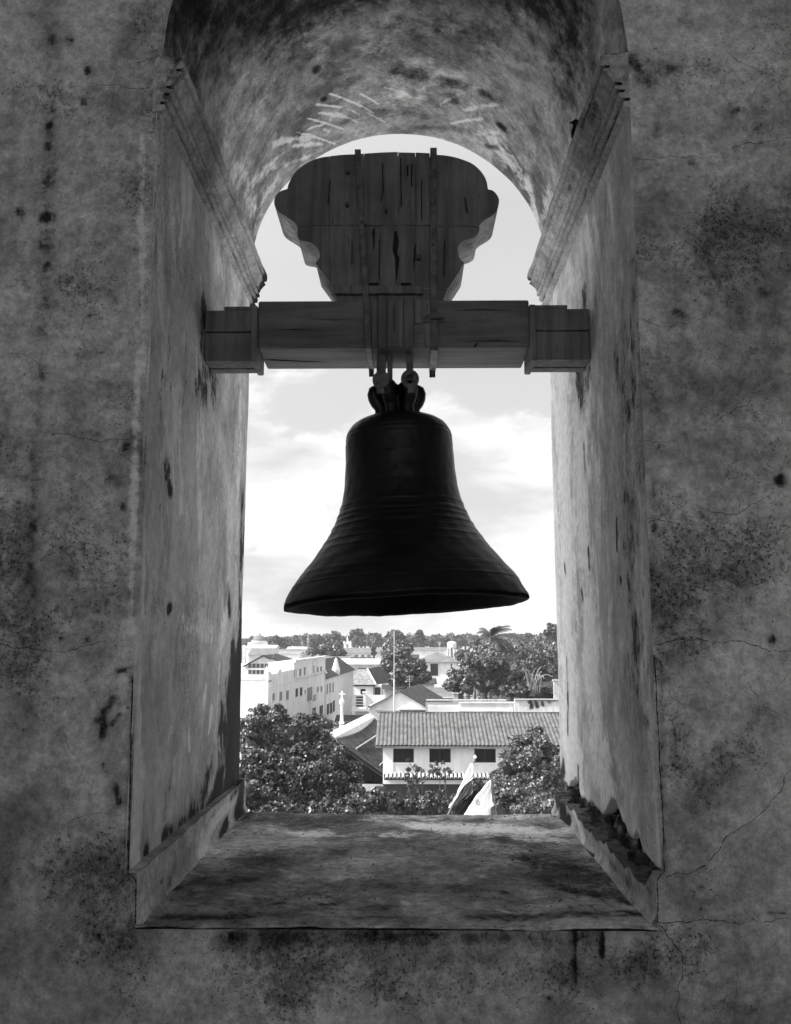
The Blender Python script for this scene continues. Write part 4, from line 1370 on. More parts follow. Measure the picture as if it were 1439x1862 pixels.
def ribbed_sheet(name, x0, x1, p0, p1, mat, parent, pitch=.36, amp=.085, lift=0.0, seg=6, kind=None):
    """corrugated / barrel-tile strip from eave line p0=(y,z) to p1=(y,z)"""
    n_ = max(1, round((x1 - x0) / pitch))
    xs_ = np.linspace(x0, x1, n_ * seg + 1)
    hz = amp * np.abs(np.sin(np.pi * (xs_ - x0) / (x1 - x0) * n_)) ** .8
    rows_ = 7
    V_ = []
    for r_ in range(rows_):
        t_ = r_ / (rows_ - 1)
        for x_, h_ in zip(xs_, hz):
            step = (.03 if r_ % 2 else 0.0)
            V_.append((x_, p0[0] + (p1[0] - p0[0]) * t_, p0[1] + (p1[1] - p0[1]) * t_ + h_ + lift))
    m_ = len(xs_)
    Fc_ = grid_faces(rows_, m_, True)
    V_ = np.array(V_)
    o = link(name, raw_mesh(name, V_, Fc_, mat, False))
    return child(o, parent)


ey, ez = Y0 - .55, P(800, 1357, Y0 - .55)[2]
xo0 = P(683, 1357, ey)[0]
nsh = 14
wsh = (xr - xo0) / nsh
for i in range(nsh):
    x0_ = xo0 + i * wsh
    for j in range(2):
        t0, t1 = (0, .56) if j == 0 else (.53, 1.0)
        jit = random.uniform(-.012, .012)
        ribbed_sheet('roof_sheet', x0_, x0_ + wsh - .0, (ey + (zr_y - ey) * t0, ez + (ridge - ez) * t0), (ey + (zr_y - ey) * t1, ez + (ridge - ez) * t1), M_SHEET, school, wsh / 4, .12, .0 + jit + j * .035)
part(MB().prism([(ey + .06, ez - .06), (zr_y, ridge - .06), (zr_y + 6.7, ez - .06)], 'x', xo0 + .25, xr), 'roof_deck', M_DARK, school)
part(MB().tube([(xo0, ey - .06, ez - .10), (xr, ey - .06, ez - .10)], .07, 6), 'gutter', M_ROOFG, school)
part(MB().box(xo0, xr, zr_y - .16, zr_y + .16, ridge + .06, ridge + .17), 'ridge_cap', M_SHEET, school)

# ---- flat-roofed white building behind ---------------------------------------------------------------------------
Y1 = 100.0
Q = lambda px, py, Y=Y1: at(px, py, Y)
flat = empty('white_building', (Q(900, 1290)[0], Y1, H), 0, 'low white flat-roofed building with stained parapet behind the ribbed roof', 'building')
part(MB().box(Q(778, 1290)[0], Q(835, 1290)[0], Y1 - 1, Y1 - .7, H, Q(800, 1281)[2]), 'wall', M_WHITE, flat)
part(MB().box(Q(778, 1290)[0], Q(1080, 1290)[0], Y1 + .32, Y1 + 11.9, H, Q(800, 1290)[2]), 'roof', M_ROOFG, flat)
part(MB().box(Q(835.2, 1290)[0], Q(934, 1290)[0], Y1, Y1 + .3, H, Q(800, 1279)[2]), 'wall', M_PALE, flat)
part(MB().box(Q(778, 1290)[0], Q(935, 1290)[0], Y1 + 7.5, Y1 + 8, Q(800, 1280)[2], Q(800, 1274.5, Y1 + 7.5)[2]), 'parapet', M_CREAM, flat)
part(MB().box(Q(836, 1290)[0], Q(934, 1290)[0], Y1 - .3, Y1 - .004, Q(800, 1296)[2], Q(800, 1292.5)[2]), 'string_course', M_CREAM, flat)
part(MB().box(Q(835, 1290)[0], Q(935, 1290)[0], Y1 - .1, Y1 + .34, Q(800, 1279)[2] + .004, Q(800, 1276.5)[2]), 'coping', M_WHITE, flat)
wst = plaster('stained_parapet', 0.60, 0.82, 6.0, 0.2, 3.3, 0.02, 0.1, scale=.3)
mbw = MB().box(Q(934.3, 1290)[0], Q(1080, 1290)[0], Y1 - .8, Y1 - .5, H, Q(800, 1271.5)[2])
pw = part(mbw, 'tall_parapet', M_WHITE, flat)
nx2, nz2 = 90, 26
gx0, gx1, gz0, gz1 = Q(934.6, 1290)[0], Q(1080, 1290)[0], Q(800, 1298)[2], Q(800, 1272)[2]
gxx, gzz = np.meshgrid(np.linspace(gx0, gx1, nx2), np.linspace(gz0, gz1, nz2), indexing='ij')
me = raw_mesh('stained_render', np.stack([gxx.ravel(), np.full(gxx.size, Y1 - .83), gzz.ravel()], 1), grid_faces(nx2, nz2), wst)
sp = lambda px, py: (Q(px, py)[0], Q(px, py)[2])
paint(me, gxx.ravel(), gzz.ravel(), strokej(sp, [(962, 1273, 966, 1286, .55, .85), (972, 1274, 975, 1284, .6, .8), (984, 1275, 986, 1282, .5, .7), (995, 1273, 998, 1277, .4, .7), (960, 1273, 1010, 1273, .3, .6)]))
child(link('stained_render', me), flat)
part(MB().box(gx0, gx1, Y1 - 1.0, Y1 - .5, gz1 + .004, gz1 + .12), 'coping', M_CREAM, flat)


# ---- generic houses ----------------------------------------------------------------------------------------------
def gable_house(name, label, px0, px1, py_eave, py_ridge, Y, depth, wallm, roofm, group=None, ridge_along='x', over=.5, wins=(), py_base=None, cat='house', tiles=False):
    x0_, x1_ = at(px0, py_eave, Y)[0], at(px1, py_eave, Y)[0]
    ze_ = at(px0, py_eave, Y)[2]
    e = empty(name, ((x0_ + x1_) / 2, Y, H), 0, label, cat, group)
    part(MB().box(x0_, x1_, Y, Y + depth, H, ze_), 'wall', wallm, e)
    if ridge_along == 'x':
        zr_ = at(px0, py_ridge, Y + depth / 2)[2]
        m3 = MB().prism([(Y - over, ze_ - .1), (Y + depth + over, ze_ - .1), (Y + depth / 2, zr_)], 'x', x0_ - over, x1_ + over)
    elif ridge_along == 'hip':
        zr_ = at(px0, py_ridge, Y + depth / 2)[2]
        h_ = min(depth / 2, (x1_ - x0_) / 2) * .95
        V_ = [(x0_ - over, Y - over, ze_), (x1_ + over, Y - over, ze_), (x1_ + over, Y + depth + over, ze_), (x0_ - over, Y + depth + over, ze_), (x0_ + h_, Y + depth / 2, zr_), (x1_ - h_, Y + depth / 2, zr_)]
        m3 = MB().add(V_, [(0, 1, 5, 4), (1, 2, 5), (2, 3, 4, 5), (3, 0, 4), (3, 2, 1, 0)])
    else:
        zr_ = at((px0 + px1) / 2, py_ridge, Y)[2]
        m3 = MB().prism([(x0_ - over, ze_ - .1), (x1_ + over, ze_ - .1), ((x0_ + x1_) / 2, zr_)], 'y', Y - over, Y + depth)
    part(m3, 'roof', roofm, e)
    for (a, b, c_, d_) in wins:
        pa, pb = at(a, c_, Y), at(b, d_, Y)
        w_ = part(MB().box(pa[0], pb[0], Y - .06, Y + .02, pb[2], pa[2]), 'window', M_DARK, e)
        fr_ = part(MB().box(pa[0] - .1, pb[0] + .1, Y - .14, Y - .07, pb[2] - .16, pb[2] - .01), 'window_sill', M_WHITE, e)
    return e


# white gabled house in front of the square
Y2 = 112.0
g = empty('gabled_house', (at(730, 1280, Y2)[0], Y2, H), 0, 'white house with a plain front gable and dark side roof behind the ribbed roof', 'house')
G = lambda px, py: (at(px, py, Y2)[0], at(px, py, Y2)[2])
pk, lf, rt = G(728, 1257), G(672, 1283), G(783, 1289)
part(MB().prism([(lf[0], H), (rt[0], H), rt, pk, lf], 'y', Y2, Y2 + .4), 'gable_wall', M_WHITE, g)
dx, dl = 3.0, 17.0
m3 = MB().add([(rt[0] + .6, Y2 - .3, rt[1] - .35), (pk[0], Y2 - .3, pk[1] + .12), (pk[0] + dx * .9, Y2 + dl, pk[1] + .12), (rt[0] + 3.4, Y2 + dl, rt[1] - .35)], [(0, 3, 2, 1)])
m3.add([(rt[0] + .6, Y2 - .3, rt[1] - .53), (pk[0], Y2 - .3, pk[1] - .06), (pk[0] + dx * .9, Y2 + dl, pk[1] - .06), (rt[0] + 3.4, Y2 + dl, rt[1] - .53)], [(0, 1, 2, 3)])
m3.add([(rt[0] + .6, Y2 - .3, rt[1] - .35), (pk[0], Y2 - .3, pk[1] + .12), (pk[0], Y2 - .3, pk[1] - .06), (rt[0] + .6, Y2 - .3, rt[1] - .53)], [(0, 1, 2, 3)])
part(m3, 'roof', M_TILE, g)  # right slope: its shade is put into a darker tile than the left
m3 = MB().add([(lf[0] - .4, Y2 - .3, lf[1] - .3), (pk[0], Y2 - .3, pk[1] + .12), (pk[0] + dx * .9, Y2 + dl, pk[1] + .12), (lf[0] - .4 + dx, Y2 + dl, lf[1] - .3)], [(0, 1, 2, 3)])
m3.add([(lf[0] - .4, Y2 - .3, lf[1] - .45), (pk[0], Y2 - .3, pk[1] - .03), (pk[0], Y2 - .3, pk[1] + .12), (lf[0] - .4, Y2 - .3, lf[1] - .3)], [(0, 1, 2, 3)])
part(m3, 'roof', M_TILEL, g)
part(MB().box(G(726, 1287)[0], G(786, 1287)[0], Y2 - 1.4, Y2 - .01, G(700, 1290)[1], G(700, 1288)[1]), 'porch_roof', M_CREAM, g)
part(MB().box(G(728, 1287)[0], G(770, 1287)[0], Y2 - .06, Y2 - .004, G(700, 1298)[1], G(700, 1290.5)[1]), 'door', M_SHUTTER, g)
part(MB().box(G(683, 1280)[0], G(727, 1280)[0], Y2 - .1, Y2 - .004, G(700, 1293)[1], G(700, 1291.5)[1]), 'string_course', M_CREAM, g)

# hip-roofed house further along the street, with a dark side
Y3 = 200.0
G3 = lambda px, py, Y=Y3: at(px, py, Y)
hh = empty('hipped_house', (G3(665, 1270)[0], Y3, H), 0, 'small pale house with hipped tile roof and open doorway along the street', 'house')
hx0, hx1 = G3(645, 1250)[0], G3(694, 1250)[0]
he = G3(660, 1245)[2]
hd = 12.0
part(MB().box(hx0, hx1, Y3, Y3 + hd, H, he), 'wall', M_PALE, hh)
rz = G3(655, 1216, Y3 + 4.5)[2]
rx0, rx1 = G3(651, 1216, Y3 + 4.5)[0], G3(668, 1216, Y3 + 4.5)[0]
ov = .5
m3 = MB().add([(hx0 - ov, Y3 - ov, he), (hx1 - 1.2, Y3 - ov, he), (rx1, Y3 + 4.5, rz), (rx0, Y3 + 4.5, rz)], [(0, 1, 2, 3)])
o_ = part(m3, 'roof', M_TILEL, hh)
m3 = MB().add([(hx1 - 1.2, Y3 - ov, he), (hx1 + 4.2, Y3 + hd + 6, he - .1), (G3(690, 1212, Y3 + 14)[0], Y3 + 14, rz + .3), (rx1, Y3 + 4.5, rz)], [(0, 1, 2, 3)])
part(m3, 'roof', M_ROOFD, hh)  # same roof, the shade of this slope put into a darker colour
part(MB().add([(rx0, Y3 + 4.5, rz), (rx1, Y3 + 4.5, rz), (G3(690, 1212, Y3 + 14)[0], Y3 + 14, rz + .3), (hx0 - 2, Y3 + 14, he), (hx0 - ov, Y3 - ov, he)], [(0, 1, 2, 3, 4)]), 'roof', M_ROOFG, hh)
part(MB().tube([(rx1, Y3 + 4.5, rz + .05), (hx1 - 1.2, Y3 - ov, he + .08)], .16, 6), 'hip_tiles', M_PALE, hh)
part(MB().tube([(rx0, Y3 + 4.5, rz + .05), (rx1, Y3 + 4.5, rz + .05)], .2, 6), 'ridge_tiles', M_TILE, hh)
part(MB().box(hx0 - .4, hx1 - 1.3, Y3 - .48, Y3 - .35, he - .35, he - .02), 'eaves_board', M_DARK, hh)
part(MB().box(G3(656, 1256)[0], G3(665, 1256)[0], Y3 - .05, Y3 + .02, G3(660, 1262)[2], G3(660, 1253)[2]), 'window', M_DARK, hh)
part(MB().box(G3(681.5, 1256)[0], G3(692, 1256)[0], Y3 - .12, Y3 - .006, G3(660, 1277)[2], G3(660, 1250)[2]), 'doorway', M_DARK, hh)
part(MB().box(G3(679, 1256)[0], G3(681, 1256)[0], Y3 - .3, Y3 - .003, G3(660, 1277)[2], G3(660, 1247)[2]), 'door_post', M_SHUTTER, hh)
part(MB().box(G3(694.5, 1256)[0], G3(697, 1256)[0], Y3 - .3, Y3 + .2, G3(660, 1280)[2], G3(660, 1247)[2]), 'door_post', M_SHUTTER, hh)
for i in range(6):
    px_ = 700 + i * 4.2
    part(MB().box(G3(px_, 1250, Y3 + 2 + i * 2)[0], G3(px_ + 1.4, 1250, Y3 + 2 + i * 2)[0], Y3 + 2 + i * 2, Y3 + 2.4 + i * 2, H, G3(px_, 1244 - i, Y3 + 2 + i * 2)[2]), 'veranda_post', M_CREAM, hh)

# yard wall with railings and clutter below that house
Y4 = 165.0
yw = empty('yard_wall', (at(665, 1285, Y4)[0], Y4, H), 0, 'white yard wall with dark painted panels below the hipped house', 'wall', kind='thing')
part(MB().box(at(641, 1270, Y4)[0], at(700, 1270, Y4)[0], Y4, Y4 + .3, H, at(650, 1264, Y4)[2]), 'wall', M_WHITE, yw)
for i in range(4):
    part(MB().box(at(648, 1270, Y4)[0], at(661, 1270, Y4)[0], Y4 - .05, Y4 - .003, at(650, 1269.5 + i * 5.2, Y4)[2], at(650, 1266.5 + i * 5.2, Y4)[2]), 'painted_panel', M_DARK, yw)
part(MB().box(at(670, 1270, Y4)[0], at(682, 1270, Y4)[0], Y4 - .05, Y4 - .003, at(650, 1286, Y4)[2], at(650, 1283.5, Y4)[2]), 'vent', M_DARK, yw)
post = empty('white_post', (at(663, 1280, 150)[0], 150, H), 0, 'white painted post in the street in front of the hipped house', 'post')
part(MB().box(-.22 + post.location.x, .22 + post.location.x, 149.8, 150.2, H, at(663, 1260, 150)[2]), 'shaft', M_WHITE, post)
part(MB().box(-.36 + post.location.x, .36 + post.location.x, 149.65, 150.35, at(663, 1260, 150)[2] + .003, at(663, 1258, 150)[2]), 'cap', M_WHITE, post)

# ---- big white house along the street, left -------------------------------------------------------------------------
DC = 96.2
KST = (487 - 807) * DC
dep = lambda px: KST / (px - 807.0)
big = empty('street_house', (at(487, 1300, DC - D)[0], DC - D, H), math.atan2(-.0415, 1.0),
            'large white town house with small windows receding along the street', 'house')
Rz = Matrix.Rotation(big.rotation_euler.z, 4, 'Z')
tloc = lambda px: (dep(px) - DC) / math.cos(big.rotation_euler.z)
zat = lambda px, py: at(px, py, dep(px) - D)[2] - H


def bpart(mb_, name, mat):
    return mb_.build(name, mat, big)


zA, zB, zC_ = zat(487, 1228), zat(533, 1205), zat(593, 1233)
uA, uB, uC = tloc(533), tloc(590), tloc(642)
bpart(MB().box(-14, -.001, 0, uA, 0, zA - 1.1).box(-14, -.42, 0.0, .4, zA - 1.099, zA).box(-.419, 0, 0, uA, zA - 1.099, zA), 'wall', M_WHITE)
bpart(MB().box(-3.2, 0.05, uA + .004, uB, 0, zB), 'wall', M_WHITE)
bpart(MB().box(-6.5, -.05, uB + .004, uC, 0, zC_), 'wall', M_PALE)
bpart(MB().prism([(-7.0, zC_ - .1), (.35, zC_ - .1), (-3.4, zC_ + 2.6)], 'y', uB + .1, uC + 1), 'roof', M_ROOFD)
bpart(MB().box(-.3, .25, uA - .1, uB + .4, zB + .003, zB + .35), 'cornice', M_PALE)
bpart(MB().box(.051, .30, uA + 1, uB - .3, zat(545, 1233), zat(545, 1233) + .25), 'cornice', M_PALE)
bpart(MB().box(-2, .28, uB - 1.5, uB + .8, zat(585, 1226), zat(585, 1224)), 'balcony_slab', M_PALE)
# stepped gable with finials on the corner block
bpart(MB().prism([(0.0, zA - .001), (uA, zA - .001), (uA, zA + .12), (8.0, zA + .12), (7.4, zA + .45), (6.2, zA + .4), (5.2, zA + .05), (2.2, zA + .03), (1.2, zA + .35), (0, zA + .4)], 'x', -.5, -.02), 'gable_parapet', M_WHITE)
for u_ in (.5, 6.6):
    bpart(MB().lathe([(.22, zA + .35), (.22, zA + .45), (.10, zA + .5), (.17, zA + .62), (.14, zA + .74), (.04, zA + .85), (.01, zA + 1.05)], 10, None, -.3, u_), 'finial', M_WHITE)
bpart(MB().lathe([(.6, zC_ - .2), (.7, zC_ + .4), (.75, zC_ + .8), (.5, zC_ + 1.6), (.35, zC_ + 2.2), (.2, zC_ + 2.7), (.05, zC_ + 2.9)], 8, None, -.3, tloc(613)), 'chimney', M_WHITE)
bpart(MB().box(-12.0, -.5, -.05, -.004, zA - .5, zA - .25), 'string_course', M_PALE)
bpart(MB().box(-.02, .14, -.3, 1.2, zat(487, 1240), zat(487, 1238)), 'bracket', M_SHUTTER)
for (px_, py_a, py_b, w_, mat) in [(497, 1261, 1273, 4, M_SHUTTER), (510, 1258, 1274, 4.5, M_SHUTTER), (522, 1256, 1272, 4.5, M_SHUTTER), (535, 1217, 1231, 4, M_SHUTTER), (544, 1216, 1229, 4, M_SHUTTER), (552, 1213, 1229, 3, M_SHUTTER),
                                   (568.5, 1210, 1226, 2, M_SHUTTER), (575.5, 1213, 1225, 3.4, M_SHUTTER), (582, 1212, 1224, 3.4, M_SHUTTER), (538, 1252, 1267, 4, M_DARK), (546, 1250, 1265, 4, M_DARK), (553.5, 1255, 1261, 2, M_SHUTTER),
                                   (562, 1250, 1274, 9, M_SHUTTER), (576.5, 1249, 1258, 3, M_SHUTTER), (583, 1248, 1257, 3, M_SHUTTER), (570, 1287, 1305, 6, M_DARK), (583, 1283, 1300, 6, M_DARK),
                                   (595, 1244, 1261, 2.8, M_SHUTTER), (600, 1242, 1259, 2.8, M_SHUTTER), (605.5, 1241, 1258, 2.4, M_SHUTTER), (596.5, 1280, 1299, 4, M_DARK), (602, 1278, 1297, 4, M_DARK), (607, 1274, 1294, 3.4, M_DARK)]:
    uc = tloc(px_)
    du = abs(KST) / (px_ - 807) ** 2 * w_ / 2
    fx = 0.05 if uA < uc < uB else (0 if uc < uA else -.05)
    w = bpart(MB().box(fx - .02, fx + .03, uc - du, uc + du, zat(px_, py_b), zat(px_, py_a)), 'window', mat)
    s2 = MB().box(fx + .001, fx + .12, uc - du - .12, uc + du + .12, zat(px_, py_b) - .16, zat(px_, py_b) - .012).build('window_sill', M_PALE, w)

# balcony, pilasters and downpipe on the long front
ub = tloc(562)
bpart(MB().box(.06, .75, ub - 1.4, ub + 1.6, zat(562, 1275.5), zat(562, 1274.3)), 'balcony_slab', M_PALE)
rl = MB().box(.70, .74, ub - 1.38, ub + 1.58, zat(562, 1274.3) + .75, zat(562, 1274.3) + .81)
for k in range(9):
    rl.box(.705, .735, ub - 1.38 + k * .365, ub - 1.34 + k * .365, zat(562, 1274.3) + .002, zat(562, 1274.3) + .748)
bpart(rl, 'railing', M_SHUTTER)
for px_ in (534, 566, 572.5):
    u_ = tloc(px_)
    bpart(MB().box(.052, .16, u_ - .22, u_ + .22, zat(px_, 1232 if px_ < 540 else 1228), zB - .01), 'pilaster', M_PALE)
bpart(MB().tube([(.10, uB - .5, 0), (.10, uB - .5, zB - .2)], .07, 6), 'downpipe', M_CREAM)
bpart(MB().box(.002, .06, .2, uA - .2, zat(510, 1246), zat(510, 1245)), 'string_course', M_PALE)

# house with glazed gallery behind it
Y5 = 150.0
gq = lambda px, py: (at(px, py, Y5)[0], at(px, py, Y5)[2])
gl = empty('gallery_house', (gq(480, 1210)[0], Y5, H), 0, 'dark gabled house with two rows of gallery panes behind the white town house', 'house')
part(MB().prism([(gq(449, 0)[0], H), (gq(521, 0)[0], H), gq(521, 1206), gq(504, 1206), gq(480, 1194), gq(451, 1207.5)], 'y', Y5, Y5 + .3), 'gable_wall', M_PALE, gl)
part(MB().box(gq(449, 0)[0], gq(521, 0)[0], Y5 + .31, Y5 + 16, H, gq(0, 1210)[1]), 'wall', M_PALE, gl)
ap_ = gq(480, 1191)
for e_, nm_ in ((gq(444, 1210.5), 'roof'), (gq(532, 1209), 'roof')):
    th_ = .22
    V_ = [(e_[0], Y5 - 1, e_[1]), (ap_[0], Y5 - 1, ap_[1]), (ap_[0], Y5 + 16, ap_[1]), (e_[0], Y5 + 16, e_[1])]
    V_ += [(x_, y_, z_ - th_) for x_, y_, z_ in V_]
    part(MB().add(V_, [(0, 1, 2, 3), (7, 6, 5, 4), (0, 4, 5, 1), (1, 5, 6, 2), (2, 6, 7, 3), (3, 7, 4, 0)]), nm_, M_ROOFD, gl)
for row, (a, b) in enumerate(((1207, 1214.5), (1218.5, 1226))):
    for i in range(9):
        px_ = 452 + i * 7.4
        pa, pb = at(px_, a, Y5), at(px_ + 5.6, b, Y5)
        part(MB().box(pa[0], pb[0], Y5 - .08, Y5 + .02, pb[2], pa[2]), 'window', M_GLASS, gl)
part(MB().box(at(450, 1216, Y5)[0], at(518, 1216, Y5)[0], Y5 - .25, Y5 - .004, at(450, 1218, Y5)[2], at(450, 1215, Y5)[2]), 'gallery_rail', M_WHITE, gl)

# grey-roofed house by the palm and other roofs of the middle distance
Y6 = 260.0
gable_house('grey_roof_house', 'white house with broad grey hipped roof left of the palm tree', 757, 838, 1204, 1186, Y6, 16, M_WHITE, M_ROOFG, None, 'hip', .8, [(783, 797, 1207, 1229), (820, 822, 1207, 1229)])
part(MB().box(at(783, 1236, Y6 - 8)[0], at(815, 1236, Y6 - 8)[0], Y6 - 8, Y6 - 7.6, H, at(783, 1232, Y6 - 8)[2]), 'terrace_wall', M_WHITE, bpy.data.objects['grey_roof_house'])
tank = empty('water_tank', (at(815, 1180, 272)[0], 272, at(815, 1186, 272)[2] - .8), 0, 'small pale water tank on legs behind the grey hipped roof', 'tank')
part(MB().lathe([(.01, 0), (1.3, 0), (1.4, .2), (1.4, 1.5), (1.0, 1.9), (.3, 2.1), (.01, 2.1)], 14, Matrix.Translation(Vector((tank.location.x + 1.2, 272, tank.location.z + 2.0)))), 'drum', M_WHITE, tank)
for sx in (-1, 1):
    part(MB().box(tank.location.x + 1.2 + sx * 1.0 - .12, tank.location.x + 1.2 + sx * 1.0 + .12, 271.8, 272.2, H, tank.location.z + 2.0), 'leg', M_SHUTTER, tank)
ROOFS = [('warehouse', 'long low warehouse with pale roof above the white town house', 588, 690, 1207, 1198, 230, 22, M_CREAM, M_PALE, 'x'),
         ('row_house', 'long house with pale arcaded wall and grey roof near the small chapel', 619, 700, 1187, 1178, 340, 22, M_WHITE, M_ROOFG, 'x'),
         ('market_hall', 'wide dark roofed hall below the far trees at left', 452, 566, 1190, 1180, 330, 26, M_CREAM, M_ROOFG, 'x'),
         ('long_shed', 'thin white edged shed roof behind the dark clump of trees', 523, 572, 1180, 1176, 380, 14, M_WHITE, M_CREAM, 'x'),
         ('low_house', 'low house with pale roof between the leafy street tree and the grey hipped roof', 724, 760, 1198, 1190, 300, 16, M_WHITE, M_ROOFD, 'x'),
         ('far_hall', 'far grey roof line behind the grey hipped roof house', 738, 812, 1182, 1177, 420, 20, M_WHITE, M_ROOFG, 'x'),
                 ('back_house', 'pale flat gabled house beside the dark roof of the white town house', 540, 590, 1206, 1197, 250, 14, M_PALE, M_CREAM, 'x'),
         ('corner_house', 'grey roofed house behind the white gable and dark trees', 770, 830, 1263, 1250, 150, 12, M_PALE, M_ROOFG, 'x'),
         ('distant_house', 'distant pale roof between trees left of the palm', 690, 740, 1192, 1184, 400, 14, M_WHITE, M_ROOFG, 'x'),
         ('hillside_house', 'small white walled house among pale trees at the right', 940, 975, 1214, 1209, 240, 8, M_WHITE, M_CREAM, 'x'),
         ('tin_shed', 'low dark shed roof just right of the dark doorway of the hipped house', 700, 735, 1252, 1245, 170, 6, M_CREAM, M_ROOFD, 'x'),
         ('yard_shed', 'small pale shed in the yard left of the white post', 646, 672, 1292, 1286, 140, 6, M_PALE, M_CREAM, 'x'),
         ('terrace_house', 'long grey roof line between the warehouse and the treeline', 560, 640, 1197, 1191, 290, 14, M_WHITE, M_ROOFG, 'x'),
         ('courtyard_house', 'dark ridged roof in front of the grey hipped roof house', 720, 790, 1243, 1233, 190, 12, M_WHITE, M_ROOFD, 'x'),
         ('brick_shed', 'small grey roof just left of the garden gate post', 795, 832, 1268, 1261, 135, 8, M_PALE, M_ROOFG, 'x'),
         ('edge_house', 'pale low house between the domed church and the dark hall roof', 448, 500, 1178, 1173, 420, 14, M_WHITE, M_CREAM, 'x'),
         ('small_house', 'little dark roofed house between the chapel and the leafy street tree', 640, 672, 1201, 1195, 270, 10, M_WHITE, M_ROOFD, 'x'),
         ('small_house', 'little grey roofed house left of the leafy street tree, above the small hipped house', 668, 700, 1206, 1199, 255, 10, M_PALE, M_ROOFG, 'x'),
         ('small_house', 'little tile roofed house right of the dark clump among the roofs', 625, 648, 1205, 1200, 262, 8, M_WHITE, M_TILE, 'x'),
         ('small_house', 'little dark roofed house just above the thin mast foot, right of the hipped house', 704, 728, 1236, 1229, 215, 8, M_WHITE, M_ROOFD, 'x'),
         ('small_house', 'little pale house just under the treeline left of the dark clump', 508, 545, 1189, 1184, 310, 8, M_WHITE, M_TILEL, 'x'),
         ('garden_house', 'dark roofed garden building under the branchy tree at the right', 980, 1040, 1253, 1240, 125, 8, M_CREAM, M_ROOFD, 'x')]
for (nm, lb, a, b, e_, r_, Y, dp, wm, rm, al) in ROOFS:
    ob = gable_house(nm, lb, a, b, e_, r_, Y, dp, wm, rm, None, al, .6)
    if nm == 'row_house':
        for i in range(5):
            pa, pb = at(624 + i * 11, 1190.5, Y), at(630 + i * 11, 1194, Y)
            part(MB().box(pa[0], pb[0], Y - .06, Y - .004, pb[2] - 2, pa[2]), 'arch_opening', M_SHUTTER, ob)

# domed church far left and a small chapel front
Y7 = 620.0
dc = at(471.5, 1165, Y7)
dome = empty('domed_church', (dc[0], Y7, H), 0, 'far domed church on the skyline at the left of the opening', 'church')
rD = 13.0 / PXM(Y7)
part(MB().box(dc[0] - 19 / PXM(Y7), dc[0] + 17 / PXM(Y7), Y7 - 4, Y7 + 14, H, at(471, 1168, Y7)[2]), 'nave', M_PALE, dome)
part(MB().lathe([(rD * 1.1, 0), (rD * 1.1, 1.0)], 20, Matrix.Translation(Vector((dc[0], Y7, at(471, 1168, Y7)[2])))), 'drum', M_WHITE, dome)
part(MB().lathe([(rD * math.cos(a), rD * .78 * math.sin(a)) for a in np.linspace(0, 1.5, 9)], 20, Matrix.Translation(Vector((dc[0], Y7, at(471, 1165.5, Y7)[2])))), 'dome', M_ROOFG, dome)
part(MB().lathe([(.9, 0), (.9, 1.6), (1.2, 1.7), (.5, 2.6), (.1, 3.6)], 10, Matrix.Translation(Vector((dc[0], Y7, at(471, 1157, Y7)[2])))), 'lantern', M_CREAM, dome)
Y8 = 480.0
cc = at(632, 1172, Y8)
chp = empty('chapel', (cc[0], Y8, H), 0, 'tiny white chapel front with pinnacles against the far trees', 'chapel')
w_ = 6.5 / PXM(Y8)
zc0 = at(632, 1170, Y8)[2]
part(MB().prism([(cc[0] - w_, H), (cc[0] + w_, H), (cc[0] + w_, zc0), (cc[0] + w_ * .4, zc0 + .8), (cc[0], zc0 + 2.0), (cc[0] - w_ * .4, zc0 + .8), (cc[0] - w_, zc0)], 'y', Y8, Y8 + 6), 'front', M_WHITE, chp)
part(MB().box(cc[0] - .5, cc[0] + .5, Y8 - .05, Y8 - .005, zc0 - 2.2, zc0 - .3), 'opening', M_SHUTTER, chp)
for sx, hz_ in ((-1, 1.4), (1, 1.4), (0, 2.4)):
    part(MB().lathe([(.5, 0), (.35, .8), (.05, hz_)], 8, Matrix.Translation(Vector((cc[0] + sx * w_ * .9, Y8, zc0 + (1.8 if sx == 0 else 0))))), 'pinnacle', M_WHITE, chp)

# ---- old tiled roof at the lower left with a white verge, and its pinnacle ----------------------------------------------
YN, YFAR = 85.0, 108.0
pn, pf = at(604, 1342, YN), at(676, 1304, YFAR)
zr0 = pn[2]
pf = np.array([pf[0], YFAR, zr0])
old = empty('old_tile_house', ((pn[0] + pf[0]) / 2, (YN + YFAR) / 2, H), 0, 'old house with sagging dark tile roof and white ridge beside the leafy tree', 'house')
dirv = (pf - pn) / np.linalg.norm(pf - pn)
sidev = np.array([dirv[1], -dirv[0], 0])
slope_w, drop = 6.4, 4.2


def on_roof(s_, w_, lift=0.0):
    return pn + dirv * s_ + sidev * w_ + np.array([0, 0, -drop * (w_ / slope_w) + lift])


Lr = float(np.linalg.norm(pf - pn))
ncol = 40
for i in range(ncol):
    s0 = i * Lr / ncol
    for j in range(3):
        w0, w1 = j * slope_w / 3, (j + 1) * slope_w / 3 + .12
        m3 = MB()
        V_, F_ = [], []
        for q in range(2):
            w_ = (w0, w1)[q]
            for k in range(6):
                a = math.pi * k / 5
                V_.append(on_roof(s0 + .21 - .20 * math.cos(a), w_, .17 * math.sin(a) + (3 - j) * .02 + random.uniform(-.012, .012) - .25 * math.sin(math.pi * s0 / Lr)))
        F_ = [(k, k + 1, 7 + k, 6 + k) for k in range(5)]
        m3.add(V_, F_)
        part(m3, 'roof_tile_row', M_TILE, old)
m3 = MB().add([on_roof(-.2, 0, -.28), on_roof(Lr, 0, -.28), on_roof(Lr, slope_w, -.28), on_roof(-.2, slope_w, -.28)], [(0, 3, 2, 1)])
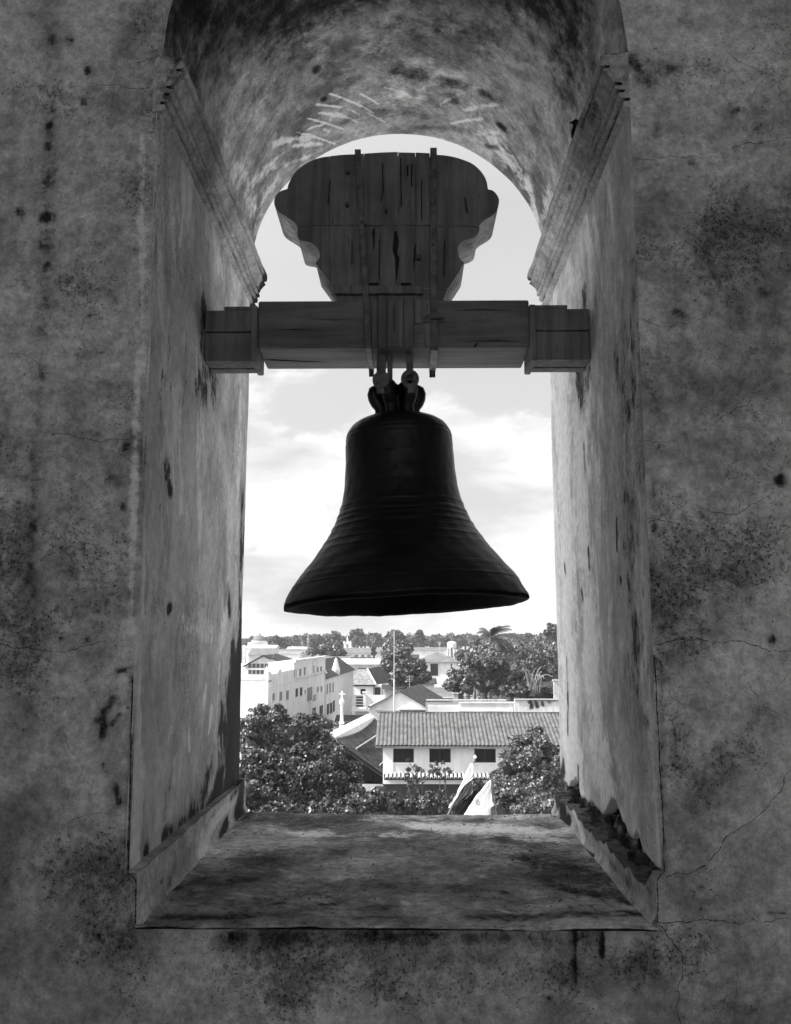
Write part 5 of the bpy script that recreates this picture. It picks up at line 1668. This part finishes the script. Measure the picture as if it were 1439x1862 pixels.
m3.add([on_roof(-.2, 0, -.28), on_roof(Lr, 0, -.28), pf - sidev * slope_w + np.array([0, 0, -drop]), pn - sidev * slope_w + np.array([0, 0, -drop])], [(0, 1, 2, 3)])
part(m3, 'roof_deck', M_TILE, old)
q0, q1, q2, q3 = on_roof(.2, slope_w - .6, -.4), on_roof(Lr - .2, slope_w - .6, -.4), pf - sidev * (slope_w - .6) + np.array([0, 0, -drop]), pn - sidev * (slope_w - .6) + np.array([0, 0, -drop])
V_ = [tuple(q0), tuple(q1), tuple(q2), tuple(q3)] + [(q[0], q[1], H) for q in (q0, q1, q2, q3)]
part(MB().add(V_, [(0, 1, 5, 4), (1, 2, 6, 5), (2, 3, 7, 6), (3, 0, 4, 7)]), 'wall', M_CREAM, old)
V_ = []
for s_, ww in ((-.3, .55), (Lr * .5, .5), (Lr + .3, .55)):
    for w2, l2 in ((-.75, -.22), (-.28, .26), (.32, .26), (.65, -.1)):
        V_.append(on_roof(s_, w2 * 1.0, l2))
part(MB().add(V_, [(0, 1, 5, 4), (1, 2, 6, 5), (2, 3, 7, 6), (4, 5, 9, 8), (5, 6, 10, 9), (6, 7, 11, 10)]), 'ridge_cap', M_WHITE, old)
for w_ in (2.1, 4.4):
    part(MB().tube([on_roof(1.5, w_, .22), on_roof(Lr - .3, w_, .22)], .09, 6), 'roof_pipe', M_CREAM, old)
yp = 94.0
pz = lambda py: at(622, py, yp)[2]
pin = empty('pinnacle', (at(622, 1300, yp)[0], yp, H), 0, 'slender white pinnacle with a ball and cross beside the old tile roof', 'pinnacle')
Tm = Matrix.Translation(Vector((pin.location.x, yp, 0)))
part(MB().lathe([(.26, H), (.26, pz(1316)), (.34, pz(1315)), (.20, pz(1312)), (.15, pz(1290)), (.12, pz(1288)), (.17, pz(1286)), (.12, pz(1284))], 12, Tm), 'shaft', M_WHITE, pin)
part(MB().lathe([(.12, pz(1284)), (.24, pz(1281)), (.30, pz(1277)), (.24, pz(1273)), (.14, pz(1271)), (.10, pz(1268))], 14, Tm), 'ball', M_WHITE, pin)
part(MB().box(pin.location.x - .09, pin.location.x + .09, yp - .09, yp + .09, pz(1268), pz(1257)).box(pin.location.x - .36, pin.location.x - .092, yp - .08, yp + .08, pz(1263), pz(1261)).box(pin.location.x + .092, pin.location.x + .36, yp - .08, yp + .08, pz(1263), pz(1261)), 'cross', M_WHITE, pin)
# dark lean-to roof behind it
gable_house('lean_to', 'low dark roofed lean-to behind the white pinnacle', 612, 690, 1312, 1300, 125, 8, M_CREAM, M_ROOFD, None, 'x', .3)

# mast, radio towers, wires
ym = 106.0
mst = empty('mast', (at(717, 1290, ym)[0], ym, H), 0, 'thin pale mast rising in front of the white gable', 'mast')
part(MB().tube([(mst.location.x, ym, H), (mst.location.x, ym, at(717, 1235, ym)[2])], .11, 6).tube([(mst.location.x, ym, at(717, 1235, ym)[2]), (mst.location.x, ym, at(717, 1148, ym)[2])], .05, 6), 'shaft', M_POLE, mst)
for i, (px_, tp_) in enumerate(((478, 1139), (484, 1139), (540, 1138))):
    x_ = at(px_, 1160, 800)[0]
    e = empty('radio_tower', (x_, 800, H), 0, ('leftmost faint radio tower above the far domed church', 'faint radio tower just right of the far dome', 'lone faint radio tower above the far trees left of centre')[i], 'radio tower', 'radio towers on the skyline')
    zt_ = at(px_, tp_, 800)[2]
    part(MB().tube([(x_ - .5, 800, H), (x_ - .15, 800, zt_)], .13, 4).tube([(x_ + .5, 800, H), (x_ + .15, 800, zt_)], .13, 4), 'shaft', M_POLE, e)
    part(MB().box(x_ - 1.0, x_ + 1.0, 799.7, 800.3, zt_ - 2.4, zt_ - 1.7), 'aerial', M_POLE, e)
for i, (a, b, Ya, Yb, lb) in enumerate([((830, 1268), (1030, 1243), 118, 108, 'sagging power cable crossing in front of the branchy tree'), ((640, 1312), (590, 1316), 88, 80, 'short cable running behind the white pinnacle')]):
    p0, p1 = at(*a, Ya), at(*b, Yb)
    pts = [p0 + (p1 - p0) * t_ + np.array([0, 0, -4 * .25 * t_ * (1 - t_)]) for t_ in np.linspace(0, 1, 9)]
    o = MB().tube(pts, .035, 4).build('power_cable', M_CLOTHD)
    tag(o, lb, 'cable', 'power cables')
for px_, Yp, top, lb in ((829, 118, 1262, 'pale square gate post left of the garden trees'), (1012, 109, 1238, 'post at the right end of the garden behind the parapet')):
    x_ = at(px_, 1270, Yp)[0]
    e = empty('gate_post', (x_, Yp, H), 0, lb, 'post')
    part(MB().box(x_ - .3, x_ + .3, Yp - .3, Yp + .3, H, at(px_, top, Yp)[2]), 'shaft', M_CREAM, e)
    part(MB().box(x_ - .4, x_ + .4, Yp - .4, Yp + .4, at(px_, top, Yp)[2] + .003, at(px_, top - 2, Yp)[2]), 'cap', M_CREAM, e)

AER = [(545, 1207, 1186, 148, 'forked aerial over the white town house'), (497, 1195, 1172, 152, 'aerial on the ridge of the gallery house'), (668, 1216, 1196, 206, 'aerial on the ridge of the small hipped house'), (800, 1186, 1168, 266, 'aerial on the grey hipped roof'), (745, 1243, 1228, 120, 'aerial behind the white gable'), (560, 1176, 1160, 385, 'aerial above the thin white shed roof')]
for px_, pb_, pt_, Y_, lb in AER:
    b_, t_ = at(px_, pb_, Y_), at(px_, pt_, Y_)
    r_ = .0007 * Y_ / 4
    e = empty('aerial', (b_[0], Y_, b_[2]), 0, lb, 'aerial')
    part(MB().tube([(b_[0], Y_, b_[2] - .6), (b_[0], Y_, t_[2])], max(.025, r_), 5), 'mast', M_POLE, e)
    m_ = MB()
    for q in range(4):
        z_ = t_[2] - .12 - q * .22
        m_.tube([(b_[0] - .55 + q * .06, Y_ + .04, z_), (b_[0] + .55 - q * .06, Y_ + .04, z_)], max(.015, r_ * .6), 4)
    part(m_, 'rods', M_POLE, e)
# nave roof of the church below the tower, whose front carries the two flags
nave = empty('church_nave', (1.5, 14, H), 0, 'flat church roof below the tower, hidden under the sill', 'church')
part(MB().box(-7, 10, T + .3, 27.0, H - 1, -6.1), 'roof', M_CREAM, nave)


# ---- flags --------------------------------------------------------------------------------------------------------------
YF = 26.0
fp = lambda px, py, dy=0.0: Vector(at(px, py, YF + dy))


def cloth(name, rows_, mat, parent, amp=.05, n=14, seed=0):
    """rows_: list of (left point, right point) from top to bottom -> a waved sheet with thickness"""
    m = 10
    V_ = []
    for i in range(n):
        t_ = i / (n - 1) * (len(rows_) - 1)
        a = min(int(t_), len(rows_) - 2)
        f_ = t_ - a
        l_ = rows_[a][0].lerp(rows_[a + 1][0], f_)
        r_ = rows_[a][1].lerp(rows_[a + 1][1], f_)
        for j in range(m):
            p = l_.lerp(r_, j / (m - 1))
            p.y += amp * 1.7 * math.sin(j * 1.5 + i * .45 + seed) * (j / (m - 1) + .3) + amp * .6 * math.sin(j * 3.1 - i * .8 + seed)
            p.x += amp * .35 * math.sin(i * 1.3 + j * .6 + seed)
            V_.append(p[:])
    o = link(name, raw_mesh(name, np.array(V_), grid_faces(n, m), mat, True))
    so = o.modifiers.new('thickness', 'SOLIDIFY')
    so.thickness = .012
    return child(o, parent)


flag = empty('flag', tuple(fp(812, 1484)), 0, 'furled dark flag with a white edge on a leaning pole behind the sill', 'flag', 'flags on leaning poles')
part(MB().tube([fp(806, 1500), fp(864, 1381)], .028, 8), 'pole', M_CLOTHM, flag)
part(MB().lathe([(.01, 0), (.05, .03), (.05, .07), (.01, .12)], 10, Matrix.Translation(fp(864.5, 1380))), 'finial', M_POLE, flag)
cloth('white_stripe', [(fp(856, 1388, -.05), fp(862, 1389, -.08)), (fp(846, 1410, -.1), fp(863, 1412, -.12)), (fp(838, 1428, -.1), fp(856, 1417, -.15)), (fp(828, 1450, -.1), fp(840, 1433, -.15)), (fp(815, 1470, -.1), fp(822, 1466, -.13))], M_CLOTH, flag, .04, 16, 0)
cloth('grey_stripe', [(fp(853, 1420, -.11), fp(857, 1417, -.10)), (fp(843, 1436, -.11), fp(859, 1434, -.1)), (fp(834, 1451, -.11), fp(857, 1446, -.1)), (fp(826, 1464, -.11), fp(842, 1456, -.1))], M_CLOTHM, flag, .05, 14, 1)
cloth('dark_stripe', [(fp(842, 1452, -.16), fp(868, 1436, -.05)), (fp(833, 1462, -.15), fp(868, 1449, -.05)), (fp(825, 1476, -.15), fp(858, 1468, -.05)), (fp(818, 1492, -.15), fp(850, 1492, -.05))], M_CLOTHD, flag, .05, 14, 2)

flag2 = empty('flag', tuple(fp(905, 1490, -.6)), 0, 'white flag with a small square emblem on a leaning pole behind the sill', 'flag', 'flags on leaning poles')
part(MB().tube([fp(906, 1500, -.6), fp(893, 1418, -.6)], .022, 8), 'pole', M_CLOTHM, flag2)
rows2 = [(fp(891, 1419, -.62), fp(895, 1421, -.62)), (fp(880, 1432, -.66), fp(894, 1436, -.62)), (fp(870, 1443, -.7), fp(893, 1452, -.62)), (fp(859, 1458, -.7), fp(900, 1464, -.62)), (fp(852, 1471, -.7), fp(894, 1470, -.62)), (fp(840, 1486, -.7), fp(892, 1488, -.62))]
cloth('cloth', rows2, M_CLOTH, flag2, .035, 18, .5)
cloth('cloth', [(fp(901, 1464, -.6), fp(902, 1466, -.58)), (fp(894, 1472, -.6), fp(901, 1472, -.58)), (fp(893, 1490, -.6), fp(903, 1492, -.58))], M_CLOTHM, flag2, .02, 8, .5)


def emblem_line(pts, r_=.011):
    part(MB().tube([fp(x, y, -.80) for x, y in pts], r_, 5), 'emblem', M_CLOTHM, flag2)


emblem_line([(866, 1460), (868, 1464.5), (873, 1463), (873.5, 1458.5), (870, 1456.5), (866, 1460)])
emblem_line([(869.5 + 1.9 * math.cos(a), 1460.6 + 2.1 * math.sin(a)) for a in np.linspace(0, 2 * math.pi, 9)], .008)
emblem_line([(865.5, 1457.5), (871, 1453.5)])


# ================================================================== TREES
def leaves(centres, radii, n, size, squash=.8, shell=.55, up=.35, aspect=.6):
    """n leaf-sized quads through a set of clumps"""
    g_ = RNG
    c_ = np.asarray(centres)
    r_ = np.asarray(radii)
    w_ = r_ ** 2
    idx = g_.choice(len(c_), n, p=w_ / w_.sum())
    d = g_.normal(size=(n, 3))
    d /= np.linalg.norm(d, axis=1)[:, None]
    rad = r_[idx] * (shell + (1 - shell) * g_.random(n)) * (1 + .12 * g_.normal(size=n))
    pos = c_[idx] + d * rad[:, None] * np.array([1, 1, squash])
    nrm = d + np.array([0, 0, up]) + .75 * g_.normal(size=(n, 3))
    nrm /= np.linalg.norm(nrm, axis=1)[:, None]
    t1 = np.cross(nrm, g_.normal(size=(n, 3)))
    t1 /= np.linalg.norm(t1, axis=1)[:, None] + 1e-9
    t2 = np.cross(nrm, t1)
    csz = .65 + .9 * np.random.default_rng(len(c_)).random(len(c_))      # each clump has its own leaf size
    s_ = size * (csz[idx] * (.6 + .8 * g_.random(n)))[:, None]
    V_ = np.stack([pos - t1 * s_, pos - t2 * s_ * aspect, pos + t1 * s_, pos + t2 * s_ * aspect], 1).reshape(-1, 3)
    return V_, np.arange(4 * n).reshape(-1, 4)


def crown_clumps(cx_, cy_, cz, rx, ry, rz_, k, cr, seed):
    g_ = np.random.default_rng(seed)
    d = g_.normal(size=(k, 3))
    d /= np.linalg.norm(d, axis=1)[:, None]
    d[:, 2] = np.where(d[:, 2] < -.5, -d[:, 2], d[:, 2])
    rr_ = (.25 + .85 * g_.random(k) ** .7)
    P_ = np.stack([cx_ + d[:, 0] * rx * rr_, cy_ + d[:, 1] * ry * rr_, cz + d[:, 2] * rz_ * rr_], 1)
    rad_ = cr * (.55 + .9 * g_.random(k) ** 1.5)
    ks = k // 2                                         # sprigs that break the outline
    d2 = g_.normal(size=(ks, 3))
    d2 /= np.linalg.norm(d2, axis=1)[:, None]
    d2[:, 2] = np.abs(d2[:, 2]) * 1.1 - .15
    r2 = .95 + .32 * g_.random(ks)
    P2 = np.stack([cx_ + d2[:, 0] * rx * r2, cy_ + d2[:, 1] * ry * r2, cz + d2[:, 2] * rz_ * r2], 1)
    return np.concatenate([P_, P2]), np.concatenate([rad_, cr * (.22 + .3 * g_.random(ks))])


def limbs(base, tips, r0, seed, bend=.2):
    g_ = random.Random(seed)
    m_ = MB()
    b = Vector(base)
    fork = None
    for t_ in tips:
        t_ = Vector(t_)
        mid = b.lerp(t_, .5) + Vector((g_.uniform(-1, 1), g_.uniform(-1, 1), g_.uniform(-.3, .6))) * (t_ - b).length * bend
        m_.tube([b, b.lerp(mid, .6), mid, mid.lerp(t_, .6), t_], [r0, r0 * .75, r0 * .5, r0 * .32, r0 * .1], 6)
    return m_


def tree(name, label, px, py, rxp, rzp, Y, n, leaf, mat, clumps=26, group=None, cat='tree', seed=1, cr=.42, bark=M_BARK, ry=None, shell=.55, branch_show=False):
    """crown centre given by its place in the view, its depth Y and half sizes in photo pixels"""
    s_ = 1 / PXM(Y)
    c_ = at(px, py, Y)
    rx, rz_ = rxp * s_, rzp * s_
    e = empty(name, (c_[0], Y, H), 0, label, cat, group)
    P_, r_ = crown_clumps(c_[0], Y, c_[2], rx * .9, (ry or rx) * .9, rz_ * .9, clumps, cr * min(rx, rz_), seed)
    V_, F_ = leaves(P_, r_, n, leaf, shell=shell)
    V_[:, 2] = np.maximum(V_[:, 2], H + .05)
    child(link('crown', raw_mesh('crown', V_, F_, mat)), e)
    tips = [P_[i] for i in range(0, len(P_), max(1, len(P_) // 7))]
    fk = (c_[0], Y, max(H + .6, c_[2] - rz_ * .75))
    r0 = max(.10, .035 * (c_[2] + rz_ - H))
    m_ = MB().tube([(c_[0], Y, H), ((c_[0] + fk[0]) / 2 + .05 * rx, Y, (H + fk[2]) / 2), fk], [r0 * 1.25, r0, r0 * .85], 8)
    mm = limbs(fk, tips, r0 * .7, seed)
    m_.add(mm.v, mm.f)
    child(m_.build('trunk', bark), e)
    return e


# near trees below the tower, left
tree('leafy_tree', 'tall leafy tree against the left jamb, pale leaves on its crown', 478, 1356, 62, 70, 62, 30000, 0.105, M_LEAF2, 74, None, 'tree', 11, 0.26)
tree('leafy_tree', 'bushy dark tree low beside the left jamb, in front of the tall leafy one', 470, 1440, 62, 70, 52, 26000, 0.093, M_LEAF, 74, None, 'tree', 12, 0.26)
tree('leafy_tree', 'spreading dark tree in front of the old tile roof', 575, 1420, 78, 66, 56, 34000, 0.093, M_LEAF, 88, None, 'tree', 13, 0.24)
tree('leafy_tree', 'airy tree whose twigs reach over the street below the white town house', 558, 1345, 52, 46, 66, 15000, 0.105, M_LEAF2, 66, None, 'tree', 14, 0.22)
tree('small_tree', 'low dark tree at the foot of the old tile roof', 660, 1480, 46, 46, 54, 13000, 0.087, M_LEAF, 52, None, 'tree', 15, 0.26)
tree('small_tree', 'dark low growth filling the corner between the spreading tree and the pale wall', 690, 1482, 34, 34, 60, 9000, .09, M_LEAF, 40, None, 'tree', 21, .30)
tree('small_tree', 'dark low growth at the foot of the spreading tree', 610, 1486, 56, 34, 50, 12000, .085, M_LEAF, 50, None, 'tree', 22, .30)
tree('small_tree', 'dark low growth at the foot of the bushy tree beside the left jamb', 520, 1490, 60, 30, 46, 12000, .085, M_LEAF, 50, None, 'tree', 23, .32)
# bushes in front of the ribbed-roof building
tree('leafy_bush', 'bright leafy tree covering the right end of the ribbed roof building', 965, 1408, 62, 66, 66, 34000, 0.099, M_LEAF3, 88, None, 'tree', 16, 0.24)
tree('leafy_bush', 'pointed leafy top rising before the ribbed roof beside the right jamb', 973, 1360, 26, 34, 68, 9000, 0.099, M_LEAF3, 39, None, 'tree', 17, 0.28)
tree('leafy_bush', 'bright low bush at the foot of the leafy tree by the right jamb', 985, 1476, 50, 30, 58, 12000, .085, M_LEAF3, 44, None, 'bush', 24, .32)
tree('leafy_bush', 'bright low bush between the white flag and the leafy tree', 922, 1452, 34, 36, 60, 12000, 0.087, M_LEAF3, 44, None, 'bush', 18, 0.30)
for i, (px_, py_c, w_, h_, Y_, lb) in enumerate([(710, 1478, 26, 34, 70, 'dark shrub at the left corner of the ribbed roof building'), (752, 1476, 26, 36, 71, 'dark shrub below the first opening of the ribbed roof building'),
                                                (795, 1474, 26, 38, 70, 'dark shrub below the middle opening of the ribbed roof building'), (828, 1490, 20, 40, 69, 'dark shrub behind the furled flag'), (872, 1440, 18, 22, 70, 'thin shrub between the two flags')]):
    tree('shrub', lb, px_, py_c, w_, h_, Y_, 5200, 0.087, M_LEAF, 16, 'shrubs along the ribbed roof building', 'shrub', 30 + i, .40)


def twig_plant(label, px, py0, py1, Y, seed, n=5):
    g_ = random.Random(seed)
    b = at(px, py0, Y)
    e = empty('twiggy_plant', (b[0], Y, H), 0, label, 'plant', 'twiggy plants before the pale wall')
    tp = at(px, py1, Y)[2]
    m_ = MB()
    tipl = []
    m_.tube([(b[0], Y, H), (b[0] + .1, Y, (H + tp) / 2), (b[0] + g_.uniform(-.2, .2), Y, tp)], [.09, .05, .02], 5)
    for k in range(n):
        z0 = tp - g_.uniform(.1, .55) * (tp - b[2])
        p1 = (b[0] + g_.uniform(-1.0, 1.0), Y + g_.uniform(-.4, .4), z0 + g_.uniform(.3, 1.0))
        m_.tube([(b[0], Y, z0), p1], [.04, .015], 4)
        tipl.append(p1)
    tipl.append((b[0], Y, tp))
    child(m_.build('stem', M_BARK), e)
    V_, F_ = leaves(tipl, [.24] * len(tipl), 34 * len(tipl), .10, shell=.1)
    tag(child(link('leaf_tuft', raw_mesh('leaf_tuft', V_, F_, M_LEAF)), e), kind='stuff')


for i, (px_, p0, p1, lb) in enumerate([(756, 1470, 1394, 'tall thin twiggy plant before the first opening'), (769, 1470, 1402, 'short twiggy plant right of the tallest twigs'), (797, 1470, 1399, 'twiggy plant with tufts below the middle opening'),
                                       (810, 1470, 1400, 'twiggy plant beside the round stain on the wall'), (742, 1470, 1410, 'twiggy plant left of the tallest twigs')]):
    twig_plant(lb, px_, p0, p1, 74 + i * .6, 50 + i)

# street trees of the middle distance
tree('street_tree', 'pale leafy street tree left of the grey hipped roof', 722, 1205, 30, 42, 185, 11200, 0.286, M_LEAF3, 26, None, 'tree', 61, .40)
tree('street_tree', 'dark round tree in front of the grey hipped roof house', 748, 1228, 34, 28, 170, 11200, 0.272, M_LEAF, 26, None, 'tree', 62, .42)
tree('street_tree', 'dark clump of trees in the middle of the roofs', 592, 1190, 34, 16, 300, 6720, 0.408, M_LEAF, 22, None, 'tree', 63, .6)
tree('street_tree', 'small dark tree right of the dark clump among the roofs', 615, 1194, 14, 10, 296, 2400, 0.374, M_LEAF, 12, None, 'tree', 64, .6)
tree('street_tree', 'dark cypress-like tree by the arcaded row house', 680, 1186, 4, 9, 335, 800, 0.340, M_LEAF, 8, None, 'tree', 65, .6)
tree('garden_tree', 'big rounded garden tree below the palm', 880, 1225, 52, 44, 130, 27200, 0.231, M_LEAF3, 44, None, 'tree', 66, .34)
tree('garden_tree', 'loose pale tree left of the big garden tree', 838, 1245, 24, 26, 125, 7200, 0.204, M_LEAF3, 20, None, 'tree', 67, .42)
tree('garden_tree', 'low spreading tree right of the big garden tree', 935, 1244, 36, 28, 128, 12800, 0.204, M_LEAF2, 26, None, 'tree', 68, .40)
tree('garden_tree', 'pale feathery tree against the right jamb above the garden', 990, 1212, 44, 44, 150, 20800, 0.204, M_LEAF3, 36, None, 'tree', 69, .36)
tree('garden_tree', 'pale tree top touching the right jamb above the skyline', 1008, 1152, 18, 16, 170, 4160, 0.231, M_LEAF3, 14, None, 'tree', 70, .45)
tree('garden_tree', 'dark low tree in the shade behind the stained parapet', 960, 1262, 44, 14, 112, 8800, 0.190, M_LEAF, 24, None, 'tree', 71, .7)
GROVE = ['dark rounded tree left of the palms, just over the big garden tree', 'rounded tree right of the tall palm, above the big garden tree', 'rounded tree between the tall palm and the small white walled house', 'rounded tree standing behind the small white walled house', 'rounded tree against the right jamb, just above the feathery garden tree', 'hazy rounded tree right of the tall palm crown, under the treeline', 'hazy rounded tree midway between the palm and the right jamb, under the treeline', 'hazy rounded tree beside the right jamb, under the treeline', 'hazy rounded tree hidden partly by the tall palm crown', 'rounded tree directly under the shorter palm', 'broad rounded tree in front of the small white walled house', 'broad rounded tree at the right shoulder of the big garden tree', 'rounded tree just above the low spreading garden tree']
for i, (px_, py_c, w_, h_, Y_) in enumerate([(850, 1200, 20, 16, 230), (915, 1192, 24, 18, 240), (945, 1190, 26, 18, 260), (975, 1182, 28, 18, 280), (1004, 1178, 28, 20, 270), (930, 1174, 26, 14, 360), (965, 1168, 26, 14, 380), (1000, 1162, 26, 14, 400), (900, 1180, 18, 12, 350), (870, 1186, 16, 14, 300), (955, 1212, 30, 20, 200), (910, 1212, 24, 20, 210), (925, 1225, 22, 18, 170)]):
    tree('grove_tree', GROVE[i], px_, py_c, w_, h_, Y_, 3000, .5 if Y_ < 300 else .7, M_LEAF3 if i % 3 else M_LEAF2, 16, 'trees of the pale grove at right', 'tree', 80 + i, .48)
# bare pale branches in the right garden
bx0 = at(970, 1268, 110)
br = empty('branchy_tree', (bx0[0], 110, H), 0, 'tree with bare pale arching branches beside the right jamb', 'tree')
m_ = MB()
for k in range(15):
    g_ = random.Random(200 + k)
    t_ = at(g_.uniform(945, 1025), g_.uniform(1212, 1242), 108 + g_.uniform(-2, 3))
    b_ = at(966 + g_.uniform(-6, 18), 1266, 110)
    mid = (Vector(b_).lerp(Vector(t_), .55)) + Vector((0, 0, g_.uniform(.5, 1.6)))
    m_.tube([b_, Vector(b_).lerp(mid, .5) + Vector((0, 0, .4)), mid, mid.lerp(Vector(t_), .5) + Vector((0, 0, .2)), t_], [.085, .07, .06, .045, .02], 5)
child(m_.build('limb', M_BRANCH), br)
child(MB().tube([(bx0[0], 110, H), (bx0[0] + .3, 110, bx0[2])], [.45, .3], 8).build('trunk', M_BARK), br)


def palm(label, px, py, Y, L, seed, nf=15, mat=M_PALM):
    g_ = random.Random(seed)
    t_ = at(px, py, Y)
    e = empty('palm_tree', (t_[0], Y, H), 0, label, 'palm tree')
    child(MB().tube([(t_[0] - .5, Y, H), (t_[0] - .3, Y, (H + t_[2]) / 2), (t_[0], Y, t_[2])], [.32, .24, .2], 8).build('trunk', M_BARK), e)
    for k in range(nf):
        a = 2 * math.pi * k / nf + g_.uniform(-.2, .2)
        el = g_.uniform(-.35, 1.25)
        pts = []
        p = Vector(t_)
        dirh = Vector((math.cos(a) + .35, math.sin(a), 0))
        n_ = 9
        for i in range(n_):
            pts.append(p.copy())
            ang_ = el - (i / n_) * 1.5
            p = p + (dirh * math.cos(ang_) + Vector((0, 0, math.sin(ang_)))) * (L / n_)
        m2 = MB().tube(pts, [.05] * (n_ - 2) + [.03, .01], 4)
        for i in range(1, n_ - 1):
            tdir = (pts[i + 1] - pts[i - 1]).normalized()
            sd = tdir.cross(Vector((0, 0, 1))).normalized()
            ln = L * .22 * math.sin(math.pi * (i + .6) / n_) + .15
            for sgn in (-1, 1):
                for q in range(3):
                    b0 = pts[i].lerp(pts[i + 1], q / 3)
                    tip = b0 + sd * sgn * ln * .8 + tdir * ln * .5 + Vector((0, 0, -ln * .55))
                    m2.add([b0 - tdir * .10, b0 + tdir * .10, tip], [(0, 1, 2)])
        child(m2.build('frond', mat), e)
    return e


palm('tall coconut palm with wind-blown fronds above the garden', 893, 1160, 150, 4.6, 3, 20)
palm('shorter palm left of the tall coconut palm', 866, 1170, 156, 2.6, 5, 11)

# the treeline along the horizon: every tree its own crown and trunk
g_ = random.Random(99)
far_trees = []
for i in range(64):
    px_ = 440 + i * 9.3 + g_.uniform(-4, 4)
    w_ = g_.uniform(9, 17)
    h_ = g_.uniform(8, 13)
    Y_ = g_.uniform(470, 760)
    if px_ < 496:                                       # the domed church stands clear of the trees
        Y_, h_ = g_.uniform(660, 760), h_ * .6
    tree('far_tree', 'rounded tree in the dark treeline along the horizon', px_, 1171 - g_.uniform(0, 6), w_, h_ * 1.05, Y_, 620, 1.15, M_LEAFF, 11, 'trees of the horizon treeline', 'tree', 300 + i, .55)
for i, (px_, py_c, w_, h_, lb) in enumerate([(608, 1164, 12, 12, 'tall broad tree standing above the treeline left of the chapel'), (650, 1160, 12, 13, 'pale airy tree above the treeline right of the chapel'), (763, 1162, 9, 14, 'upright pointed tree above the treeline right of the mast'), (720, 1160, 14, 14, 'high tree crown just behind the mast'), (504, 1169, 13, 11, 'dark tree just right of the far domed church')]):
    tree('skyline_tree', lb, px_, py_c, w_, h_, 440, 900, .9, M_LEAFF, 14, None, 'tree', 400 + i, .5)
# hedges and weeds between the roofs read as one mass
V_, F_ = [], []
cl_, rl_ = [], []
for i in range(420):
    Yb_ = 90 * (7.0 ** RNG.random())
    px_ = RNG.uniform(420, 1060)
    p_ = at(px_, 1200, Yb_)
    cl_.append((p_[0], Yb_, H + RNG.uniform(.2, 1.6)))
    rl_.append(RNG.uniform(.8, 2.4) * (1 + Yb_ / 300))
V_, F_ = leaves(cl_, rl_, 42000, .5)
V_[:, 2] = np.maximum(V_[:, 2], H + .02)
o = link('undergrowth', raw_mesh('undergrowth', V_, F_, M_LEAF2))
tag(o, 'low scrub and weeds between the roofs of the town', 'undergrowth', None, 'stuff')
# street below the white town house
u0 = Vector(at(487, 1300, DC - D)); u0.z = H + .004
dv = Rz @ Vector((0, 1, 0)); sv = Rz @ Vector((1, 0, 0))
a0, b0 = u0 + dv * -40 + sv * 1.8, u0 + dv * 260 + sv * 1.8
c0, d0 = u0 + dv * 260 + sv * 7.8, u0 + dv * -40 + sv * 7.8
tag(MB().add([a0[:], d0[:], c0[:], b0[:]], [(0, 1, 2, 3)]).build('road', M_ROAD), kind='structure')
k0, k1, k2, k3 = u0 + dv * -40 + sv * .3, u0 + dv * 260 + sv * .3, u0 + dv * 260 + sv * 1.8, u0 + dv * -40 + sv * 1.8
mbp = MB().add([p[:] for p in (k0, k3, k2, k1)] + [(p.x, p.y, H + .14) for p in (k0, k3, k2, k1)], [(4, 5, 6, 7), (0, 1, 5, 4), (1, 2, 6, 5), (2, 3, 7, 6), (3, 0, 4, 7)])
tag(mbp.build('pavement', M_CREAM), kind='structure')

# ================================================================== AIR
hz = MB().box(-2700, 2700, -400, 3100, H - 1.0 - 4, 9.0).build('haze', None)
tag(hz, kind='stuff')
hm = bpy.data.materials.new('haze')
hm.use_nodes = True
ht = hm.node_tree
ht.nodes.clear()
pv = N(ht, 'ShaderNodeVolumePrincipled')
pv.inputs['Color'].default_value = grey(0.9)
pv.inputs['Density'].default_value = 0.00022
ho = N(ht, 'ShaderNodeOutputMaterial')
ht.links.new(pv.outputs[0], ho.inputs['Volume'])
hz.data.materials.append(hm)
